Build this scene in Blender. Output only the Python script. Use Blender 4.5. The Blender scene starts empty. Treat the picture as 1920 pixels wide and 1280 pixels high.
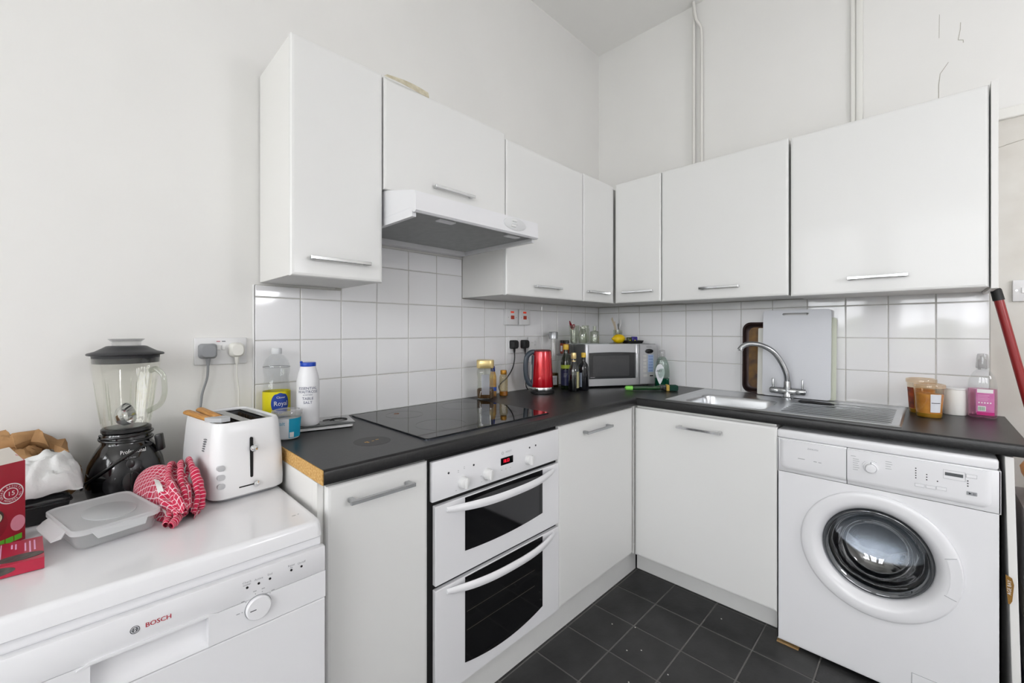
import bpy, bmesh, math, random
from mathutils import Vector, Matrix, noise
PI = math.pi
random.seed(7)
scene = bpy.context.scene
C = scene.collection

# ---------------------------------------------------------------- camera
cam = bpy.data.cameras.new('camera')
cam.sensor_width = 36.0
cam.lens = 791.4453 / 1920 * 36.0
cam.shift_y = -21.17 / 1920
cam.clip_start = 0.02
cam_o = bpy.data.objects.new('camera', cam)
cam_o.location = (1.6594, -2.5569, 1.2511)
cam_o.rotation_euler = (PI / 2, 0, 0.7778)
C.objects.link(cam_o)
scene.camera = cam_o

# ---------------------------------------------------------------- view, sky
vs = scene.view_settings
vs.view_transform = 'Standard'
vs.look = 'None'
vs.gamma = 1.0
vs.use_curve_mapping = False
vs.exposure = -0.66
SKY = 15.0
cy = scene.cycles
cy.max_bounces = 7; cy.diffuse_bounces = 4; cy.glossy_bounces = 3; cy.transmission_bounces = 4; cy.transparent_max_bounces = 12
cy.caustics_reflective = False; cy.caustics_refractive = False
cy.adaptive_threshold = 0.05; cy.use_light_tree = False
world = bpy.data.worlds.new('overcast_sky')
scene.world = world
world.use_nodes = True
wn = world.node_tree.nodes
wn['Background'].inputs[0].default_value = (0.95, 0.97, 1.0, 1)
wn['Background'].inputs[1].default_value = SKY

RX, RY, RZ = 3.6, -6.2, 3.195       # room: x from -0.006, y up to 0.012
WX, WY = -0.006, 0.012
# window openings: (axis, a0, a1, z0, z1)
WIN_BACK = [(0.15, 1.0, 0.85, 2.9), (1.27, 2.27, 0.85, 2.9), (2.5, 3.4, 0.85, 2.9)]

def portal(name, loc, rot, sx, sy):
    l = bpy.data.lights.new(name, 'AREA')
    l.shape = 'RECTANGLE'; l.size = sx; l.size_y = sy
    l.cycles.is_portal = True
    o = bpy.data.objects.new(name, l)
    o.location = loc; o.rotation_euler = rot
    C.objects.link(o)
for i, (a0, a1, z0, z1) in enumerate(WIN_BACK):
    portal('window_daylight', ((a0 + a1) / 2, RY - 0.16, (z0 + z1) / 2), (PI / 2, 0, 0), a1 - a0, z1 - z0)

# ---------------------------------------------------------------- materials
def lin(h):
    if isinstance(h, (tuple, list)): return tuple(h) + (1,) if len(h) == 3 else tuple(h)
    h = h.lstrip('#')
    r = []
    for i in (0, 2, 4):
        c = int(h[i:i + 2], 16) / 255
        r.append(c / 12.92 if c <= 0.04045 else ((c + 0.055) / 1.055) ** 2.4)
    return (r[0], r[1], r[2], 1)

MATS = {}
def mat(name, col='#ffffff', rough=0.5, metal=0.0, bump=0.0, bscale=60, var=0.0, vscale=6, coat=0.0, spec=0.5,
        emit=None, estr=0, col2=None, detail=4, stretch=None, trans=0.0, ior=1.45):
    if name in MATS: return MATS[name]
    m = bpy.data.materials.new(name); m.use_nodes = True
    nt = m.node_tree; b = nt.nodes['Principled BSDF']
    c = lin(col)
    b.inputs['Base Color'].default_value = c
    b.inputs['Roughness'].default_value = rough
    b.inputs['Metallic'].default_value = metal
    b.inputs['Specular IOR Level'].default_value = spec
    b.inputs['Coat Weight'].default_value = coat
    b.inputs['Coat Roughness'].default_value = 0.06
    b.inputs['Transmission Weight'].default_value = trans
    b.inputs['IOR'].default_value = ior
    if emit:
        b.inputs['Emission Color'].default_value = lin(emit); b.inputs['Emission Strength'].default_value = estr
    tc = nt.nodes.new('ShaderNodeTexCoord')
    src = tc.outputs['Object']
    if stretch:
        mp = nt.nodes.new('ShaderNodeMapping'); mp.inputs['Scale'].default_value = stretch
        nt.links.new(src, mp.inputs[0]); src = mp.outputs[0]
    if var or col2:
        n = nt.nodes.new('ShaderNodeTexNoise'); n.inputs['Scale'].default_value = vscale; n.inputs['Detail'].default_value = detail
        nt.links.new(src, n.inputs['Vector'])
        r = nt.nodes.new('ShaderNodeValToRGB')
        c2 = lin(col2) if col2 else tuple(x * (1 - var) for x in c[:3]) + (1,)
        r.color_ramp.elements[0].position = 0.35; r.color_ramp.elements[1].position = 0.65
        r.color_ramp.elements[0].color = c2; r.color_ramp.elements[1].color = c
        nt.links.new(n.outputs['Fac'], r.inputs[0]); nt.links.new(r.outputs[0], b.inputs['Base Color'])
    if bump:
        n = nt.nodes.new('ShaderNodeTexNoise'); n.inputs['Scale'].default_value = bscale; n.inputs['Detail'].default_value = detail
        nt.links.new(src, n.inputs['Vector'])
        bp = nt.nodes.new('ShaderNodeBump'); bp.inputs['Strength'].default_value = bump; bp.inputs['Distance'].default_value = 0.01
        nt.links.new(n.outputs['Fac'], bp.inputs['Height']); nt.links.new(bp.outputs[0], b.inputs['Normal'])
    MATS[name] = m
    return m

def glass(name, tint='#ffffff', refl=0.85, rough=0.0, haze=0.0, hazecol='#ffffff', base=0.04):
    """thin-walled clear glass or plastic: see-through with an angle dependent reflection"""
    if name in MATS: return MATS[name]
    m = bpy.data.materials.new(name); m.use_nodes = True
    nt = m.node_tree; nt.nodes.remove(nt.nodes['Principled BSDF'])
    out = nt.nodes['Material Output']
    t = nt.nodes.new('ShaderNodeBsdfTransparent'); t.inputs[0].default_value = lin(tint)
    g = nt.nodes.new('ShaderNodeBsdfGlossy'); g.inputs['Roughness'].default_value = rough
    g.inputs[0].default_value = (1, 1, 1, 1)
    lw = nt.nodes.new('ShaderNodeLayerWeight'); lw.inputs[0].default_value = 0.5
    p = nt.nodes.new('ShaderNodeMath'); p.operation = 'POWER'; p.inputs[1].default_value = 3.5
    s = nt.nodes.new('ShaderNodeMath'); s.operation = 'MULTIPLY_ADD'; s.inputs[1].default_value = refl; s.inputs[2].default_value = base
    mx = nt.nodes.new('ShaderNodeMixShader')
    nt.links.new(lw.outputs['Facing'], p.inputs[0]); nt.links.new(p.outputs[0], s.inputs[0])
    first = t.outputs[0]
    if haze:
        d = nt.nodes.new('ShaderNodeBsdfDiffuse'); d.inputs[0].default_value = lin(hazecol)
        tl = nt.nodes.new('ShaderNodeBsdfTranslucent'); tl.inputs[0].default_value = lin(hazecol)
        dm = nt.nodes.new('ShaderNodeMixShader'); dm.inputs[0].default_value = 0.45
        nt.links.new(d.outputs[0], dm.inputs[1]); nt.links.new(tl.outputs[0], dm.inputs[2])
        hm = nt.nodes.new('ShaderNodeMixShader'); hm.inputs[0].default_value = haze
        nt.links.new(t.outputs[0], hm.inputs[1]); nt.links.new(dm.outputs[0], hm.inputs[2])
        first = hm.outputs[0]
    nt.links.new(s.outputs[0], mx.inputs[0]); nt.links.new(first, mx.inputs[1]); nt.links.new(g.outputs[0], mx.inputs[2])
    nt.links.new(mx.outputs[0], out.inputs[0])
    MATS[name] = m
    return m

WALL = mat('painted_plaster', '#e7e6e3', 0.75, bump=0.10, bscale=9, var=0.03, vscale=2)
WALLR = mat('rough_old_plaster', '#d9d7d1', 0.85, bump=0.35, bscale=7, col2='#cbc7bf', vscale=4, detail=8)
CEIL = mat('ceiling_paint', '#f3f2ef', 0.8, bump=0.05, bscale=6)
TILE = mat('white_glazed_tile', '#ececed', 0.06, bump=0.025, bscale=5, coat=0.3)
GROUT = mat('grey_white_grout', '#c8c6c1', 0.9, bump=0.3, bscale=200, var=0.15, vscale=20)
FTILE = mat('black_slate_tile', '#313131', 0.42, bump=0.12, bscale=30, col2='#232323', vscale=9, detail=8)
FTILE2 = mat('worn_slate_tile', '#3e3e3d', 0.5, bump=0.15, bscale=30, col2='#2b2b2b', vscale=7, detail=8)
FGROUT = mat('dark_grey_grout', '#86837f', 0.9, bump=0.3, bscale=150, var=0.2, vscale=30)
CAB = mat('white_cabinet_foil', '#e2e2e0', 0.36, bump=0.01, bscale=8, coat=0.15)
CARC = mat('white_carcass_board', '#e3e2df', 0.4, bump=0.02, bscale=40)
PLIN = mat('white_plinth', '#dcdcda', 0.35, var=0.04, vscale=9)
APPL = mat('white_enamel', '#e6e6e8', 0.2, coat=0.3, bump=0.006, bscale=5)
APPL2 = mat('white_moulded_plastic', '#e4e4e6', 0.28, coat=0.1)
LAM = mat('black_laminate', '#1d1d1e', 0.33, bump=0.10, bscale=320, col2='#262626', vscale=160, spec=0.5)
CHIP = mat('raw_chipboard', '#d9b272', 0.9, bump=0.4, bscale=220, col2='#b98a4a', vscale=180, detail=8)
CHROME = mat('polished_chrome', '#d9dadb', 0.09, metal=1.0, var=0.05, vscale=20)
STEEL = mat('brushed_steel', '#d6d8da', 0.3, metal=1.0, var=0.06, vscale=5)
NICK = mat('satin_nickel', '#babcbe', 0.22, metal=1.0, var=0.06, vscale=20)
BGLASS = mat('black_ceramic_glass', '#08090a', 0.03, coat=0.0, spec=0.42, var=0.1, vscale=4)
OGLASS = mat('dark_oven_glass', '#0d0d0f', 0.06, coat=0.5, var=0.2, vscale=6)
BPLA = mat('black_plastic', '#131314', 0.3, bump=0.02, bscale=80, coat=0.15)
BPLAM = mat('matt_black_plastic', '#1b1b1c', 0.55, bump=0.05, bscale=120)
DARK = mat('dark_void', '#101010', 0.8, var=0.2, vscale=10)
GREYP = mat('grey_plastic', '#8f9194', 0.45, var=0.05, vscale=10)
WPLA = mat('white_plastic', '#e3e3e2', 0.35, var=0.02, vscale=10)
INK = mat('dark_print', '#35363a', 0.6, var=0.1, vscale=40)
GINK = mat('grey_print', '#a0a1a4', 0.6, var=0.1, vscale=40)
REDINK = mat('red_print', '#b0122b', 0.5, var=0.05, vscale=40)
GLASS = glass('clear_glass', '#fafbf9')
THICK = glass('thick_clear_glass', '#f1f3ee', refl=0.95, base=0.07)
FROST = glass('frosted_plastic', '#ffffff', refl=0.3, rough=0.25, haze=0.62, hazecol='#eef0f1')
PET = glass('clear_bottle_plastic', '#f6f7f7', refl=0.8, rough=0.05)

# ---------------------------------------------------------------- mesh helpers
def BM(): return bmesh.new()

def add_box(bm, x0, x1, y0, y1, z0, z1, bev=0.0, seg=1, mi=0):
    r = bmesh.ops.create_cube(bm, size=1.0)
    vs_ = r['verts']
    for v in vs_:
        v.co = Vector((x0 + (v.co.x + .5) * (x1 - x0), y0 + (v.co.y + .5) * (y1 - y0), z0 + (v.co.z + .5) * (z1 - z0)))
    fs = set(f for v in vs_ for f in v.link_faces)
    for f in fs: f.material_index = mi
    if bev:
        es = list(set(e for v in vs_ for e in v.link_edges))
        bmesh.ops.bevel(bm, geom=es, offset=bev, segments=seg, affect='EDGES', profile=0.5, material=-1)

def loft(bm, rings, cap0=True, cap1=True, closed=True, mi=0):
    vr = [[bm.verts.new(p) for p in ring] for ring in rings]
    n = len(vr[0])
    for a, b in zip(vr[:-1], vr[1:]):
        for i in range(n if closed else n - 1):
            j = (i + 1) % n
            try: f = bm.faces.new((a[i], a[j], b[j], b[i])); f.material_index = mi
            except ValueError: pass
    if cap0 and closed:
        f = bm.faces.new(list(reversed(vr[0]))); f.material_index = mi
    if cap1 and closed:
        f = bm.faces.new(vr[-1]); f.material_index = mi
    return vr

def circ(r, z, n=28, cx=0, cy=0, ry=None, rot=0):
    ry = r if ry is None else ry
    return [Vector((cx + r * math.cos(2 * PI * i / n + rot), cy + ry * math.sin(2 * PI * i / n + rot), z)) for i in range(n)]

def lathe(bm, prof, n=28, cx=0, cy=0, cap0=True, cap1=True, mi=0, M=None):
    rings = [circ(max(r, 1e-5), z, n, cx, cy) for r, z in prof]
    if M is not None: rings = [[M @ p for p in r] for r in rings]
    return loft(bm, rings, cap0, cap1, mi=mi)

def rrect(hx, hy, r, z, n=5, cx=0, cy=0):
    r = min(r, hx * .999, hy * .999)
    pts = []
    for sx, sy, a0 in ((1, 1, 0), (-1, 1, PI / 2), (-1, -1, PI), (1, -1, 1.5 * PI)):
        for i in range(n + 1):
            a = a0 + PI / 2 * i / n
            pts.append(Vector((cx + sx * (hx - r) + r * math.cos(a), cy + sy * (hy - r) + r * math.sin(a), z)))
    return pts

def tube(bm, pts, r, n=10, cap=True, mi=0, flat=1.0):
    pts = [Vector(p) for p in pts]
    rs = r if isinstance(r, (list, tuple)) else [r] * len(pts)
    rings = []
    up = None
    for i, p in enumerate(pts):
        t = (pts[min(i + 1, len(pts) - 1)] - pts[max(i - 1, 0)]).normalized()
        if up is None:
            up = Vector((0, 0, 1)) if abs(t.z) < 0.9 else Vector((1, 0, 0))
        a = t.cross(up)
        if a.length < 1e-5: a = t.orthogonal()
        a.normalize(); b = a.cross(t).normalized(); up = b
        rings.append([p + (a * math.cos(2 * PI * k / n) + b * math.sin(2 * PI * k / n) * flat) * rs[i] for k in range(n)])
    loft(bm, rings, cap, cap, mi=mi)

def spline(pts, m=8):
    P_ = [Vector(p) for p in pts]
    out = []
    for i in range(len(P_) - 1):
        p0 = P_[max(i - 1, 0)]; p1 = P_[i]; p2 = P_[i + 1]; p3 = P_[min(i + 2, len(P_) - 1)]
        for k in range(m):
            t = k / m
            out.append(0.5 * ((2 * p1) + (p2 - p0) * t + (2 * p0 - 5 * p1 + 4 * p2 - p3) * t * t + (3 * p1 - p0 - 3 * p2 + p3) * t ** 3))
    out.append(P_[-1])
    return out

def prism(bm, pts2, f0, f1, mi=0):
    """extrude a closed outline: f0/f1 map a 2-D point to 3-D"""
    loft(bm, [[f0(p) for p in pts2], [f1(p) for p in pts2]], mi=mi)

def finish(bm):
    bmesh.ops.recalc_face_normals(bm, faces=bm.faces[:])

def mesh_of(name, bm, mats, smooth=35, fix=True):
    if fix: finish(bm)
    me = bpy.data.meshes.new(name)
    bm.to_mesh(me); bm.free()
    for m in (mats if isinstance(mats, (list, tuple)) else [mats]): me.materials.append(m)
    if smooth:
        for p in me.polygons: p.use_smooth = True
        me.set_sharp_from_angle(angle=math.radians(smooth))
    return me

ROOTM = {}
def obj(name, bm, mats, parent=None, world=False, smooth=35, fix=True):
    me = bm if isinstance(bm, bpy.types.Mesh) else mesh_of(name, bm, mats, smooth, fix)
    o = bpy.data.objects.new(name, me); C.objects.link(o)
    if parent is not None:
        o.parent = parent
        if world and parent.name in ROOTM:
            o.matrix_parent_inverse = ROOTM[parent.name].inverted()
            ROOTM[o.name] = Matrix.Identity(4)
        # parts of parts share their parent's space
    return o

def thing(name, label, cat, loc=(0, 0, 0), rz=0.0, group=None):
    o = bpy.data.objects.new(name, None); o.empty_display_size = 0.05
    o.location = loc; o.rotation_euler = (0, 0, rz)
    C.objects.link(o)
    ROOTM[o.name] = Matrix.Translation(Vector(loc)) @ Matrix.Rotation(rz, 4, 'Z')
    tag(o, label, cat, group)
    return o

def tag(o, label, cat, group=None):
    o['label'] = label; o['category'] = cat
    if group: o['group'] = group
    return o

def struct(o):
    o['kind'] = 'structure'
    return o

def sep(name, bm, mats, label, cat, group=None, smooth=35):
    return tag(obj(name, bm, mats, smooth=smooth), label, cat, group)

TC = {}
def text_bm(bm, s, size, pos, right, up, depth=0.0004, align='CENTER', mi=0, wrap=None, xs=1.0):
    """lettering in the built-in font, laid on a plane (or wrapped round a vertical cylinder: wrap=(cx,cy,R,a0))"""
    key = (s, align)
    if key not in TC:
        cu = bpy.data.curves.new('lettering', 'FONT')
        cu.body = s; cu.size = 1.0; cu.align_x = align; cu.align_y = 'CENTER'; cu.resolution_u = 2
        o = bpy.data.objects.new('lettering_tmp', cu); C.objects.link(o)
        me = bpy.data.meshes.new_from_object(o)
        bpy.data.objects.remove(o)
        TC[key] = ([v.co.copy() for v in me.vertices], [tuple(p.vertices) for p in me.polygons])
        bpy.data.meshes.remove(me)
    V, Fs = TC[key]
    right = Vector(right).normalized(); up = Vector(up).normalized(); nrm = right.cross(up)
    vs_ = []
    for v in V:
        if wrap:
            cx, cy, R, a0, z0 = wrap
            a = a0 + v.x * size * xs / R
            vs_.append(bm.verts.new((cx + (R + depth) * math.cos(a), cy + (R + depth) * math.sin(a), z0 + v.y * size)))
        else:
            vs_.append(bm.verts.new(Vector(pos) + right * v.x * size * xs + up * v.y * size + nrm * depth))
    for f in Fs:
        try: q = bm.faces.new([vs_[i] for i in f]); q.material_index = mi
        except ValueError: pass

def tx(parent, mt, s, size, pos, right, up, xs=1.0, name='lettering'):
    bm = BM(); text_bm(bm, s, size, pos, right, up, xs=xs); return obj(name, bm, mt, parent, smooth=0)

XR, XU = (0, 1, 0), (0, 0, 1)       # text on faces looking +x
YR, YU = (1, 0, 0), (0, 0, 1)       # text on faces looking -y

def dot_x(bm, x, y, z, r, d=0.001, n=12, mi=0):
    loft(bm, [[Vector((x + t, y + r * math.cos(2 * PI * i / n), z + r * math.sin(2 * PI * i / n))) for i in range(n)] for t in (-0.0005, d)], mi=mi)
def dot_y(bm, x, y, z, r, d=0.001, n=12, mi=0):
    loft(bm, [[Vector((x + r * math.cos(2 * PI * i / n), y - t, z + r * math.sin(2 * PI * i / n))) for i in range(n)] for t in (-0.0005, d)], mi=mi)

# ================================================================ STRUCTURE
bm = BM(); add_box(bm, WX - .1, RX + .1, RY - .2, WY + .1, -0.12, -0.010)
floor = struct(obj('floor', bm, FGROUT, smooth=0))
bm = BM(); add_box(bm, WX - .1, RX + .1, RY - .2, WY + .1, RZ, RZ + .12)
struct(obj('ceiling', bm, CEIL, smooth=0))
bm = BM(); add_box(bm, WX - .1, WX, RY - .2, WY + .1, -0.01, RZ)
wall_left = struct(obj('wall_left', bm, WALL, smooth=0))
bm = BM(); add_box(bm, WX, RX, WY, WY + .1, -0.01, RZ)
wall_back = struct(obj('wall_back', bm, WALL, smooth=0))
bm = BM(); add_box(bm, RX, RX + .1, RY - .2, WY + .1, -0.01, RZ)
struct(obj('wall_right', bm, WALL, smooth=0))
# wall behind the camera, with two tall window openings
bm = BM()
xs = [WX]
for a0, a1, z0, z1 in WIN_BACK: xs += [a0, a1]
xs.append(RX)
for i in range(0, len(xs), 2): add_box(bm, xs[i], xs[i + 1], RY - .2, RY, -0.01, RZ)
for a0, a1, z0, z1 in WIN_BACK:
    add_box(bm, a0, a1, RY - .2, RY, -0.01, z0); add_box(bm, a0, a1, RY - .2, RY, z1, RZ)
struct(obj('wall_front', bm, WALL, smooth=0))
for k, (a0, a1, z0, z1) in enumerate(WIN_BACK):
    bm = BM(); y0, y1 = RY - .14, RY - .09
    add_box(bm, a0, a0 + .05, y0, y1, z0, z1); add_box(bm, a1 - .05, a1, y0, y1, z0, z1)
    add_box(bm, a0, a1, y0, y1, z0, z0 + .07); add_box(bm, a0, a1, y0, y1, z1 - .06, z1)
    add_box(bm, a0, a1, y0 - .01, y1, (z0 + z1) / 2 - .025, (z0 + z1) / 2 + .025)
    n = 2 if a1 - a0 < 1 else 3
    for j in range(1, n):
        x = a0 + (a1 - a0) * j / n; add_box(bm, x - .012, x + .012, y0 + .005, y1 - .005, z0, z1)
    w = struct(obj('window_%d' % (k + 1), bm, WPLA, smooth=0))
    bm = BM(); add_box(bm, a0 - .04, a1 + .04, RY - .09, RY + .05, z0 - .03, z0); obj('window_sill', bm, WPLA, w)
    zs = [z0 + .07, (z0 + z1) / 2 - .025, (z0 + z1) / 2 + .025, z1 - .06]
    for j in range(n):
        xa = a0 + (a1 - a0) * j / n + .012; xb = a0 + (a1 - a0) * (j + 1) / n - .012
        for za, zb in ((zs[0], zs[1]), (zs[2], zs[3])):
            bm = BM(); add_box(bm, xa, xb, RY - .118, RY - .114, za, zb); obj('pane', bm, glass('window_glass', '#ffffff', refl=0.5, base=0.02), w, smooth=0)
# garden seen in reflections
bm = BM(); add_box(bm, -6, 9, -16, RY - .25, -0.5, -0.3)
struct(obj('ground_outside', bm, mat('pale_paving', '#b9b6ad', 0.9, col2='#a5a29a', vscale=3), smooth=0))
bm = BM()
bmesh.ops.create_grid(bm, x_segments=60, y_segments=24, size=1)
for v in bm.verts:
    u, w_ = v.co.x, v.co.y
    p = Vector((1.5 + u * 6.5, -11.5, -0.3 + (w_ + 1) * 0.72))
    d = noise.fractal(p * 1.3, 1.0, 2.0, 4)
    v.co = p + Vector((0, .5 * d + .35 * (1 - w_ * w_), .22 * noise.noise(Vector((p.x * 1.3, 3, 0))) * (w_ + 1)))
o = sep('garden_hedge', bm, mat('hedge_leaves', '#8a9078', 0.8, bump=1.0, bscale=18, col2='#5f6850', vscale=9, detail=8),
    'long leafy green hedge in the garden beyond the windows', 'hedge')
sol = o.modifiers.new('thickness', 'SOLIDIFY'); sol.thickness = 0.5

# glowing globes out of view, added as fill light to even out the room
for lab, loc, R_, L_ in (('large round white glowing globe added as fill light at the back of the room, behind the viewer', (3.0, -5.1, 2.1), .32, 22.0),
                         ('smaller round white glowing globe added as fill light by the right wall, out of view', (3.2, -1.3, 1.75), .22, 33.0)):
    r_ = thing('fill_light_globe', lab, 'fill light', loc)
    bm = BM(); lathe(bm, [(R_ * math.sin(PI * j / 16), -R_ * math.cos(PI * j / 16)) for j in range(1, 16)], 32)
    obj('glowing_globe', bm, mat('fill_glow_%d' % L_, '#f4f1ea', .8, emit='#f9f9ff', estr=L_, var=.03), r_, smooth=80)
    bm = BM(); tube(bm, [(0, 0, R_ * .97), (0, 0, RZ - loc[2])], .004, 8); obj('flex', bm, WPLA, r_)

# ---- wall tiles (each its own piece)
TP = 0.1525
TILECACHE = {}
def tile_mesh(w, h, t, mname, mt, ch=0.0022):
    k = (round(w, 4), round(h, 4), mname)
    if k in TILECACHE: return TILECACHE[k]
    bm = BM()
    a = [Vector((0, 0, 0)), Vector((w, 0, 0)), Vector((w, h, 0)), Vector((0, h, 0))]
    b = [p + Vector((0, 0, t - ch * .6)) for p in a]
    c = [Vector((ch if p.x == 0 else w - ch, ch if p.y == 0 else h - ch, t)) for p in a]
    loft(bm, [a, b, c])
    TILECACHE[k] = mesh_of(mname, bm, mt, smooth=0)
    return TILECACHE[k]
def place_tile(parent, me, M, name='wall_tile'):
    o = bpy.data.objects.new(name, me); C.objects.link(o); o.parent = parent; o.matrix_local = M
zr = [0.9105, 1.0624, 1.2149, 1.3674, 1.5199, 1.6724]
g = 0.0016
# left wall: local x -> +y world, local y -> z, local z -> +x
yl = [-2.141] + [-(0.1593 + k * 0.1526) for k in range(12, -1, -1)] + [0.0]
ML = Matrix(((0, 0, 1, -0.006), (1, 0, 0, 0), (0, 1, 0, 0), (0, 0, 0, 1)))
MB_ = Matrix(((1, 0, 0, 0), (0, 0, -1, 0.006), (0, 1, 0, 0), (0, 0, 0, 1)))
rt = random.Random(3)
def jig(r, t):
    return Matrix.Rotation(rt.uniform(-r, r), 4, 'X') @ Matrix.Rotation(rt.uniform(-r, r), 4, 'Y') @ Matrix.Translation((0, 0, rt.uniform(-t, 0)))
for i in range(len(yl) - 1):
    for j in range(5):
        z0, z1 = zr[j], zr[j + 1]
        y0, y1 = yl[i], yl[i + 1]
        hood = y0 > -1.86 and y1 < -1.2
        if j == 3 and not hood: z1 = 1.409
        if j == 4:
            if not hood: continue
            z1 = 1.605
        me = tile_mesh(y1 - y0 - 2 * g, z1 - z0 - 2 * g, 0.006, 'wall_tile', TILE)
        place_tile(wall_left, me, ML @ Matrix.Translation((y0 + g, z0 + g, 0)) @ jig(.002, .0004))
bm = BM(); add_box(bm, -0.006, -0.0016, -2.139, 0.006, 0.905, 1.41); add_box(bm, -0.006, -0.0016, -1.86, -1.2, 1.41, 1.606)
obj('grout', bm, GROUT, wall_left, smooth=0)
bm = BM(); add_box(bm, -0.006, 0.0, -2.1465, -2.141, 0.905, 1.41, .002); obj('tile_edge_trim', bm, WPLA, wall_left)
xl = [0.0] + [0.1593 + k * TP for k in range(12)]
for i in range(len(xl) - 1):
    for j in range(4):
        z0, z1 = zr[j], zr[j + 1]
        if j == 3: z1 = 1.409
        me = tile_mesh(xl[i + 1] - xl[i] - 2 * g, z1 - z0 - 2 * g, 0.006, 'wall_tile', TILE)
        place_tile(wall_back, me, MB_ @ Matrix.Translation((xl[i] + g, z0 + g, 0)) @ jig(.004 if i > 8 else .002, .0004))
bm = BM(); add_box(bm, 0.0, 1.838, 0.0016, 0.012, 0.905, 1.41); obj('grout', bm, GROUT, wall_back, smooth=0)

# ---- floor tiles
FP = 0.1985
for i in range(-1, 8):
    for j in range(-1, 12):
        x0 = 0.574 + i * FP; y1 = -0.524 - j * 0.1985
        me = tile_mesh(FP - .005, FP - .005, 0.011, 'floor_tile_a' if rt.random() < .78 else 'floor_tile_b', None, 0.002) if False else None
        k = 'worn' if rt.random() < .2 else 'dark'
        me = tile_mesh(FP - .005, FP - .005, 0.0115, 'floor_tile_' + k, FTILE if k == 'dark' else FTILE2, 0.002)
        place_tile(floor, me, Matrix.Translation((x0 + .0025, y1 - FP + .0025, -0.0105)) @ jig(.002, .0004) @ Matrix.Rotation(0, 4, 'Z'), 'floor_tile')
bm = BM(); add_box(bm, 0.372, 2.166, -2.91, WY, -.0105, -.0009); obj('grout', bm, mat('floor_grout', '#6e6c69', .9, bump=.3, bscale=150, var=.2, vscale=30), floor, smooth=0)
bm = BM()
add_box(bm, WX, 0.372, RY, WY, -.011, 0.0); add_box(bm, 2.166, RX, RY, WY, -.011, 0.0)
add_box(bm, 0.372, 2.166, RY, -2.91, -.011, 0.0)
obj('outer_floor', bm, mat('pale_bounce_floor', '#bdbdbd', .95, col2='#adadae', vscale=60), floor, smooth=0)  # unseen floor, made pale to bounce light up into the room
# crumbs on the floor
bm = BM()
for x, y in ((.82, -1.07), (.86, -1.03), (.985, -1.07), (.78, -.93), (.70, -.98), (1.02, -.62), (.9, -1.2)):
    add_box(bm, x, x + .005, y, y + .004, 0, .003, .001)
o = sep('crumb_scatter', bm, mat('pale_crumbs', '#c9c7c0', .8, var=.2, vscale=50), 'tiny pale crumbs scattered on the black floor tiles', 'crumbs', smooth=0)
o['kind'] = 'stuff'

# ---- pipes, trunking, batten and cracks on the back wall
def pipe(name, pts, r, label):
    bm = BM(); tube(bm, spline(pts, 6), r, 12)
    return sep(name, bm, mat('painted_pipe', '#e0ded9', .4, bump=.03, bscale=40), label, 'pipe')
pipe('water_pipe', [(.668, -.010, 2.12), (.668, -.010, 2.6), (.668, -.010, 3.1), (.670, -.012, 3.19)], .009,
     'white painted pipe running straight up to the ceiling, left of the pair')
pipe('water_pipe', [(.712, -.006, 2.12), (.712, -.006, 2.6), (.712, -.006, 2.98), (.705, -.008, 3.04), (.685, -.024, 3.09), (.676, -.032, 3.185)], .008,
     'white painted pipe that bends over at the ceiling, right of the pair')
bm = BM()
add_box(bm, 1.398, 1.418, -.004, WY, 2.12, RZ - .001, .004, 2); add_box(bm, 1.418, 1.444, -.010, WY, 2.12, RZ - .001, .005, 2)
sep('cable_trunking', bm, mat('painted_trunking', '#e3e2dd', .45, bump=.03, bscale=30), 'white painted vertical trunking on the wall above the large right cupboard', 'trunking')
bm = BM(); add_box(bm, 1.842, RX - .3, -.008, WY, 2.085, 2.128, .003)
o = struct(obj('trim_1', bm, mat('painted_batten', '#e0dfda', .5, bump=.05, bscale=20)))
bm = BM(); add_box(bm, 1.839, RX - .3, WY - .004, WY + .001, 0.0, 2.085)
obj('old_plaster_patch', bm, WALLR, wall_back, smooth=0)
def crack(pts, w, parent):
    bm = BM()
    for a, b in zip(pts[:-1], pts[1:]):
        a = Vector((a[0], WY - .0005, a[1])); b = Vector((b[0], WY - .0005, b[1])); d = (b - a).normalized(); s = Vector((-d.z, 0, d.x)) * w
        if parent is None: pass
        loft(bm, [[a - s, a + s, b + s, b - s], [p + Vector((0, -.0004, 0)) for p in (a - s, a + s, b + s, b - s)]])
    return obj('plaster_crack', bm, mat('crack_shadow', '#b5b1a6', .9, var=.2, vscale=60), wall_back, smooth=0)
crack([(1.693, 2.13), (1.693, 2.30), (1.697, 2.345), (1.722, 2.385)], .0011, 1)
crack([(1.757, 2.535), (1.756, 2.505), (1.750, 2.465), (1.7645, 2.458), (1.765, 2.447)], .0011, 1)
crack([(1.695, 2.60), (1.694, 2.50)], .0006, 1)
bm = BM(); a = [(1.84, 1.975), (1.88, 1.984), (1.925, 1.993)]
for p, q in zip(a[:-1], a[1:]): tube(bm, [(p[0], WY - .0045, p[1]), (q[0], WY - .0045, q[1])], .0013, 5)
obj('plaster_crack', bm, mat('crack_shadow'), wall_back, smooth=0)

# ================================================================ KITCHEN UNITS
def bar_handle(parent, axis, a0, a1, z, face, out=0.028, mt=None):
    """flat chrome bar handle on two posts; axis 'y' on a face looking +x, axis 'x' on a face looking -y"""
    bm = BM(); h = .0055
    for (p0, p1, o0, o1) in ((a0, a1, out - .008, out), (a0 + .004, a0 + .018, 0, out - .007), (a1 - .018, a1 - .004, 0, out - .007)):
        if axis == 'y': add_box(bm, face + o0, face + o1, p0, p1, z - h, z + h, .0012)
        else: add_box(bm, p0, p1, face - o1, face - o0, z - h, z + h, .0012)
    return obj('handle', bm, mt or CHROME, parent)

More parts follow.
